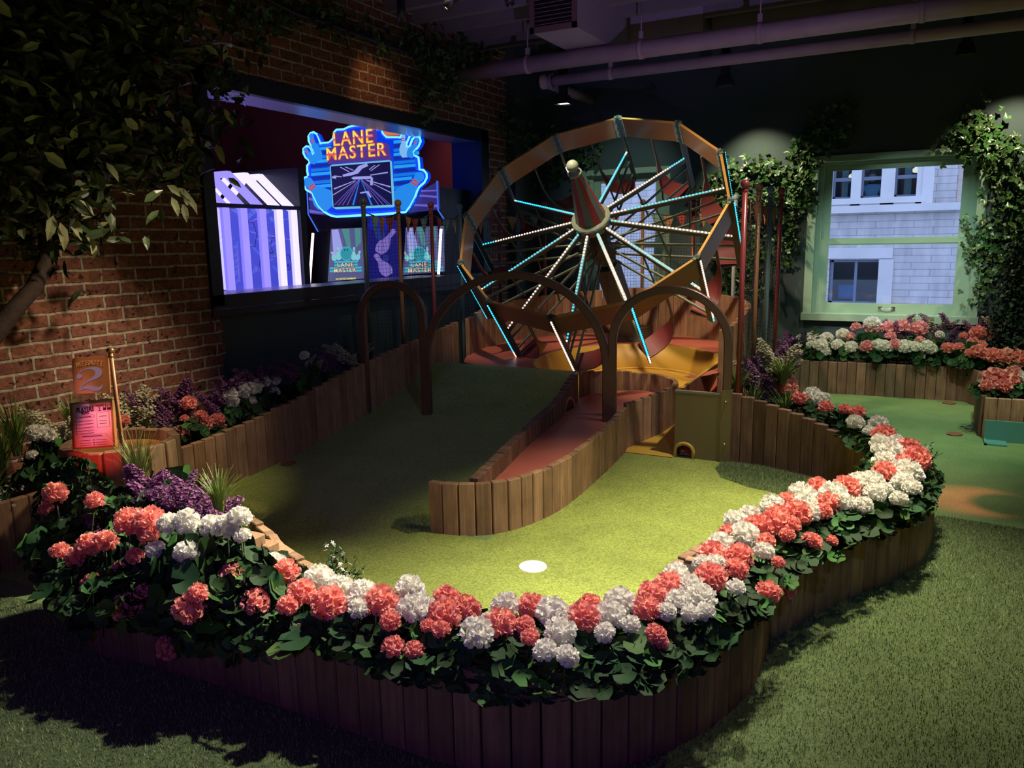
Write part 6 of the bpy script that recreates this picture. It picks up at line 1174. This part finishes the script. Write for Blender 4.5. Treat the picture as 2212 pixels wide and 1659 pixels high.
for (px, py, ang, s) in ((400, 420, -.9, .13), (385, 405, -.7, .12), (370, 425, -1.2, .11), (360, 400, -.5, .12), (395, 440, -1.4, .10), (395, 250, -1.2, .11), (405, 275, -1.3, .10), (350, 235, -.6, .10), (485, 235, -1.1, .08), (495, 248, -1.2, .06), (130, 480, -1.5, .13), (150, 470, -1.1, .12), (115, 465, -1.9, .12), (200, 520, -1.6, .09), (190, 500, -1.3, .08), (345, 270, -.4, .09), (20, 400, -.9, .1), (50, 360, -.4, .1)):
    d = np.array([0, math.cos(ang), math.sin(ang)]); n_ = np.array([.8, -.3, .4])+np.array([rl.uniform(-.3, .3) for _ in range(3)]); n_ -= d*(n_@d); n_ /= np.linalg.norm(n_); R0 = np.stack([d, np.cross(n_, d), n_], 1); stamp(b, FICL[0], FICL[1], R0, tw(px, py, -3.78), s, 0, False)
b.obj('pale_leaves', M_FICP, tr_)  # single leaves set in the paler green

# ------------------------------------------------------------------ barrel, flag and menu
bc = np.array([-3.37, 2.33]); brl = thing('plank_barrel', 'round tub of upright planks glowing red under the number flag', 'tub', (bc[0], bc[1], 0))
b = MB()
for k in range(17):
    a = 2*PI*k/17; R = np.array([[-math.sin(a), math.cos(a), 0], [math.cos(a), math.sin(a), 0], [0, 0, 1]]); h = .60+rl.uniform(-.004, .004); bbox_(b, (.235*math.cos(a), .235*math.sin(a), h/2), (.084, .045, h), .004, 0, R)
b.obj('plank_ring', M_PLANK, brl); b = MB(); lathe(b, [(.001, .55), (.21, .55)], 24); b.obj('tub_floor', pm('orange_tray', (.55, .22, .05), .5), brl)
sp3 = thing('step_posts', 'row of stepped wooden posts climbing to the plank tub', 'posts', (-2.6, 2.35, 0))

for k, (px, py, z) in enumerate(((342, 985, .50), (364, 1008, .46), (388, 1012, .44), (545, 1155, .40), (575, 1172, .36), (605, 1192, .325))):
    b = MB(); q = G(px, py, z); bbox_(b, (q[0]+2.6, q[1]-2.35, z/2), (.075, .065, z), .004); b.obj('post', M_PLANK, sp3)
p0 = WY(267, 985, 2.09); p1 = WY(238, 757, 2.05); fl = thing('number_flag', 'copper flag sign with a cut-out number 2 on a ball-topped rod', 'sign', tuple(p0)); M_CU = pm('copper_sign', (.50, .22, .08), .42, metal=.1); d = p1-p0
b = MB(); tube(b, [-d*.3, d*.985], .0085, 10); b.obj('rod', M_CU, fl); b = MB(); ball(b, d, .016, 0, 14, 8, .8); lathe(b, [(.009, -.03), (.013, -.026), (.009, -.02)], 10, d); b.obj('ball_finial', pm('brass_ball', (.65, .38, .12), .25, metal=.8), fl)
F0 = WY(238, 848, 2.06); FA = WY(160, 851, 2.06)-F0; FB_ = WY(233, 768, 2.06)-F0; aw = np.linalg.norm(FA); ah = np.linalg.norm(FB_); ux = -FA/aw; uz = FB_/ah; Of = F0+FA-p0
rr_ = .018; poly = [(rr_, 0), (aw, 0), (aw, ah), (rr_, ah), (.005, ah-.006), (0, ah-rr_), (0, rr_), (.005, .006)]
b = MB(); prism(b, poly, Of+np.array([0, .006, 0]), ux, uz, .006); b.obj('flag_plate', M_CU, fl)
ax_ = Vector(ux).normalized(); az_ = Vector(uz).normalized(); nn_ = ax_.cross(az_); b = MB(); M_CUT = emis('mauve_number_glow', (.50, .30, .42), .30)  # number glows through its material, light painted in without a lamp
def ribbon(pts):
    P_ = smooth([(x, y, w_) for x, y, w_ in pts], 6); L1, L2 = [], []
    for i in range(len(P_)):
        d = P_[min(i+1, len(P_)-1)]-P_[max(i-1, 0)]; d = d[:2]/np.linalg.norm(d[:2]); n_ = np.array([-d[1], d[0]]); L1.append(P_[i][:2]+n_*P_[i][2]/2); L2.append(P_[i][:2]-n_*P_[i][2]/2)
    Q = L1+L2[::-1]; n = len(L1); V = [Of+ux*x*aw+uz*y*ah+np.array([0, -.002, 0]) for x, y in Q]; b.faces(V, [(i, i+1, 2*n-2-i, 2*n-1-i) for i in range(n-1)])
ribbon([(.17, .50, .02), (.20, .58, .022), (.34, .66, .03), (.52, .69, .05), (.66, .66, .12), (.74, .57, .19), (.68, .47, .13), (.52, .38, .06), (.34, .29, .035), (.24, .20, .03), (.20, .09, .03)])
ribbon([(.20, .10, .02), (.32, .16, .07), (.46, .16, .11), (.60, .12, .12), (.74, .13, .09), (.84, .24, .015)]); prism(b, [(x*aw, y*ah) for x, y in circ(.20, .485, .075, .065, 16)], Of+np.array([0, -.002, 0]), ux, uz, .0015)
b.obj('number_cutout', M_CUT, fl)
for i, ch in enumerate('METEORITE'):
    tq = (i-4)/4; q = F0+FA+ux*aw*(.5+.33*tq)+uz*ah*(.84-.05*tq*tq)-np.array([0, .002, 0])-p0; o = text('flag_lettering', ch, .028, (0, 0, 0), (1, 0, 0), (0, 0, 1), pm('letter_brass', (.70, .42, .16), .4), None, .0015, .0012); o.parent = fl; a_ = -.18*tq
    ca, sa = math.cos(a_), math.sin(a_); X = ax_*ca+az_*sa; Z = az_*ca-ax_*sa; o.matrix_local = Matrix([[X[i_], Z[i_], nn_[i_], q[i_]] for i_ in range(3)]+[[0, 0, 0, 1]])
# menu
m0, m1, m2 = WY(162, 968, 2.12), WY(249, 962, 2.12), WY(152, 874, 2.15); mn = thing('menu_board', 'framed drinks menu reading PLAYERS MENU propped on the plank tub', 'menu', tuple(m0)); MX, MZ = m1-m0, m2-m0; mw, mh = np.linalg.norm(MX), np.linalg.norm(MZ); MX, MZ = MX/mw, MZ/mh; MZ = MZ-MX*(MZ@MX); MZ /= np.linalg.norm(MZ); NN = np.cross(MX, MZ)
def mrect(b, x, y, w_, h_, d, t=.001, m=0): prism(b, [(x*mw, y*mh), ((x+w_)*mw, y*mh), ((x+w_)*mw, (y+h_)*mh), (x*mw, (y+h_)*mh)], NN*d, MX, MZ, t, m)
b = MB(); mrect(b, 0, 0, 1, 1, -.006, .006); b.obj('menu_sheet', pm('menu_paper', (.80, .62, .60), .5), mn)
b = MB()
for x, y, w_, h_ in ((-.03, -.02, .05, 1.04), (.98, -.02, .05, 1.04), (-.03, -.03, 1.06, .04), (-.03, .99, 1.06, .04)): mrect(b, x, y, w_, h_, -.006, .012)
b.obj('menu_frame', pm('brass_frame', (.55, .30, .10), .4, metal=.4), mn)
M_INK = pm('menu_ink', (.06, .02, .02), .6)
def mtext(s, x, y, size, bold=.001):
    o = text('menu_lettering', s, size, (0, 0, 0), (1, 0, 0), (0, 0, 1), M_INK, None, .0004, bold); q = MX*x*mw+MZ*y*mh+NN*.0005; o.parent = mn; o.matrix_local = Matrix([[MX[i], MZ[i], NN[i], q[i]] for i in range(3)]+[[0, 0, 0, 1]])
mtext('PLAYERS', .32, .845, .030, .0016); mtext('MENU', .32, .775, .020, .001)
b = MB()
def ring(x, y, w_, h_): 
    for r in ((x, y, w_, .004), (x, y+h_, w_, .004), (x, y, .006, h_), (x+w_, y, .006, h_)): mrect(b, *r, .0004, .0004)
ring(.08, .66, .46, .055); ring(.60, .42, .30, .33); ring(.10, .22, .72, .05)
for i, y in enumerate((.59, .52, .44, .37, .31)): mrect(b, .13, y, .38, .010, .0004, .0004); mrect(b, .13, y-.018, .30, .005, .0004, .0004); mrect(b, .06, y-.008, .03, .022, .0004, .0004)
for y in (.66, .56, .50): mrect(b, .66, y, .18, .010, .0004, .0004)
for y in (.15, .09, .04): mrect(b, .13, y, .28, .008, .0004, .0004); mrect(b, .55, y, .26, .008, .0004, .0004); mrect(b, .48, y-.005, .03, .02, .0004, .0004)
mrect(b, .16, .675, .30, .018, .0004, .0004); mrect(b, .20, .235, .50, .016, .0004, .0004); mrect(b, .18, .92, .22, .006, .0004, .0004)
# cocktail glass, tall glass, tumbler
P2 = lambda pts: prism(b, [(x*mw, y*mh) for x, y in pts], NN*.0004, MX, MZ, .0004)
P2([(.60, .92), (.76, .92), (.76, .905), (.60, .905)]); P2([(.60, .92), (.62, .92), (.69, .855), (.68, .85)]); P2([(.76, .92), (.74, .92), (.67, .855), (.68, .85)]); P2([(.675, .86), (.69, .86), (.69, .79), (.675, .79)]); P2([(.64, .795), (.72, .795), (.72, .785), (.64, .785)])
for r in ((.77, .79, .012, .16), (.83, .79, .012, .16), (.77, .79, .07, .06), (.87, .79, .012, .09), (.945, .79, .012, .09), (.87, .79, .085, .055)): mrect(b, *r, .0004, .0004)
b.obj('menu_print', M_INK, mn)

# ------------------------------------------------------------------ rough grass: blades as real geometry
def blades(name, mask, n, h, w_, mats, lo, hi, label, cat, zf=lambda x, y: 0.0, seed=1, clump=0):
    r = np.random.default_rng(seed); x = r.uniform(lo[0], hi[0], n); y = r.uniform(lo[1], hi[1], n); k = mask(x, y); x, y = x[k], y[k]; n = len(x); z = np.array([zf(a, c) for a, c in zip(x, y)]) if callable(zf) and zf.__name__ != 'z0' else np.zeros(n)
    a = r.uniform(0, 2*PI, n); ln = h*r.uniform(.6, 1.2, n); lean = r.uniform(.1, .75, n); la = a+r.normal(PI/2, .6, n); dx, dy = np.cos(a)*w_/2, np.sin(a)*w_/2
    V = np.empty((n, 3, 3)); V[:, 0] = np.stack([x-dx, y-dy, z], 1); V[:, 1] = np.stack([x+dx, y+dy, z], 1); V[:, 2] = np.stack([x+np.cos(la)*lean*ln, y+np.sin(la)*lean*ln, z+ln*(1-.4*lean)], 1)
    b = MB(); F = np.arange(3*n).reshape(n, 3); q = r.random(n) < .5; b.add(V.reshape(-1, 3), F[q], 0); b.F.append((F[~q], 1, False)); return setp(b.obj(name, mats), label, cat, None, 'stuff')
def z0(x, y): return 0.0
LWN = [(-3.78, .3), (-3.78, 1.75), (-3.54, 1.79), (-3.25, 1.82), (-2.76, 1.75)]
def inpoly(poly):
    P = np.array(poly)
    def f(x, y):
        c = np.zeros(len(x), bool); j = len(P)-1
        for i in range(len(P)):
            xi, yi = P[i]; xj, yj = P[j]; m = ((yi > y) != (yj > y)); c ^= m & (x < (xj-xi)*(y-yi)/(yj-yi+1e-12)+xi); j = i
        return c
    return f
so = [tuple(q) for q in smooth(OUTA[1:], 3)]+[tuple(q) for q in smooth(OUTB[:8], 3)]
LAWN = [(-3.78, .2), (-3.78, 1.76), (-3.54, 1.79), (-3.1, 1.83), (-2.78, 1.78)]+so+[(.12, 4.62), (.6, 4.57), (2.2, 4.2), (2.2, .2)]
b = MB(); prism(b, LAWN, (0, 0, .001), (1, 0, 0), (0, 1, 0), .004); setp(b.obj('lawn_base', M_LAWN), kind='structure')
MB1, MB2 = pm('lawn_blade_green', (.14, .23, .065), .55, vary=.3), pm('lawn_blade_olive', (.28, .33, .13), .5, vary=.3)
blades('long_grass', inpoly(LAWN), 420000, .021, .0035, [MB1, MB2], (-3.8, .75), (1.6, 4.7), 'longer dark green artificial grass in front of the curved planter', 'grass', z0, 3)
PT = [(-1.15, 5.18), (-1.16, 5.0), (-1.08, 4.82), (-.9, 4.7), (-.66, 4.62), (-.46, 4.62), (-.30, 4.70), (-.24, 4.8), (-.38, 4.92), (-.6, 5.05), (-.9, 5.17)]
blades('rough_grass_patch', inpoly(PT), 60000, .026, .0035, [MB1, pm('lawn_blade_pale', (.25, .29, .15), .5, vary=.2)], (-1.2, 4.5), (-.2, 5.2), 'patch of rough dark grass at the foot of the rear plank wall', 'grass', z0, 4)
PT2 = [(-2.23, 3.26), (-2.32, 3.17), (-2.45, 3.20), (-2.50, 3.30), (-2.42, 3.42), (-2.28, 3.48), (-2.2, 3.45)]
blades('rough_grass_patch', inpoly(PT2), 22000, .026, .0035, [MB1, pm('lawn_blade_pale', (.25, .29, .15), .5, vary=.2)], (-2.6, 3.1), (-2.1, 3.5), 'small tuft of rough grass at the tip of the plank channel', 'grass', z0, 5)

# ------------------------------------------------------------------ unseen plate added to cut a round shadow into the orange beam
b = MB(); A0_, A1_ = np.array([1.3, 5.6, 3.2]), np.array([.50, 4.99, 0]); lathe(b, [(.001, 0), (.062, 0), (.062, .004), (.001, .004)], 20, tuple(A0_+(A1_-A0_)*.3), tuple(A1_-A0_)); tube(b, [A0_+(A1_-A0_)*.3+np.array([.06, 0, 0]), A0_+(A1_-A0_)*.3+np.array([.25, .0, 0]), A0_+np.array([.15, .05, .25])], .004, 5)
setp(b.obj('gobo_plate', M_BLACK), 'unseen round black plate added to block part of the orange lamp beam', 'light blocker')
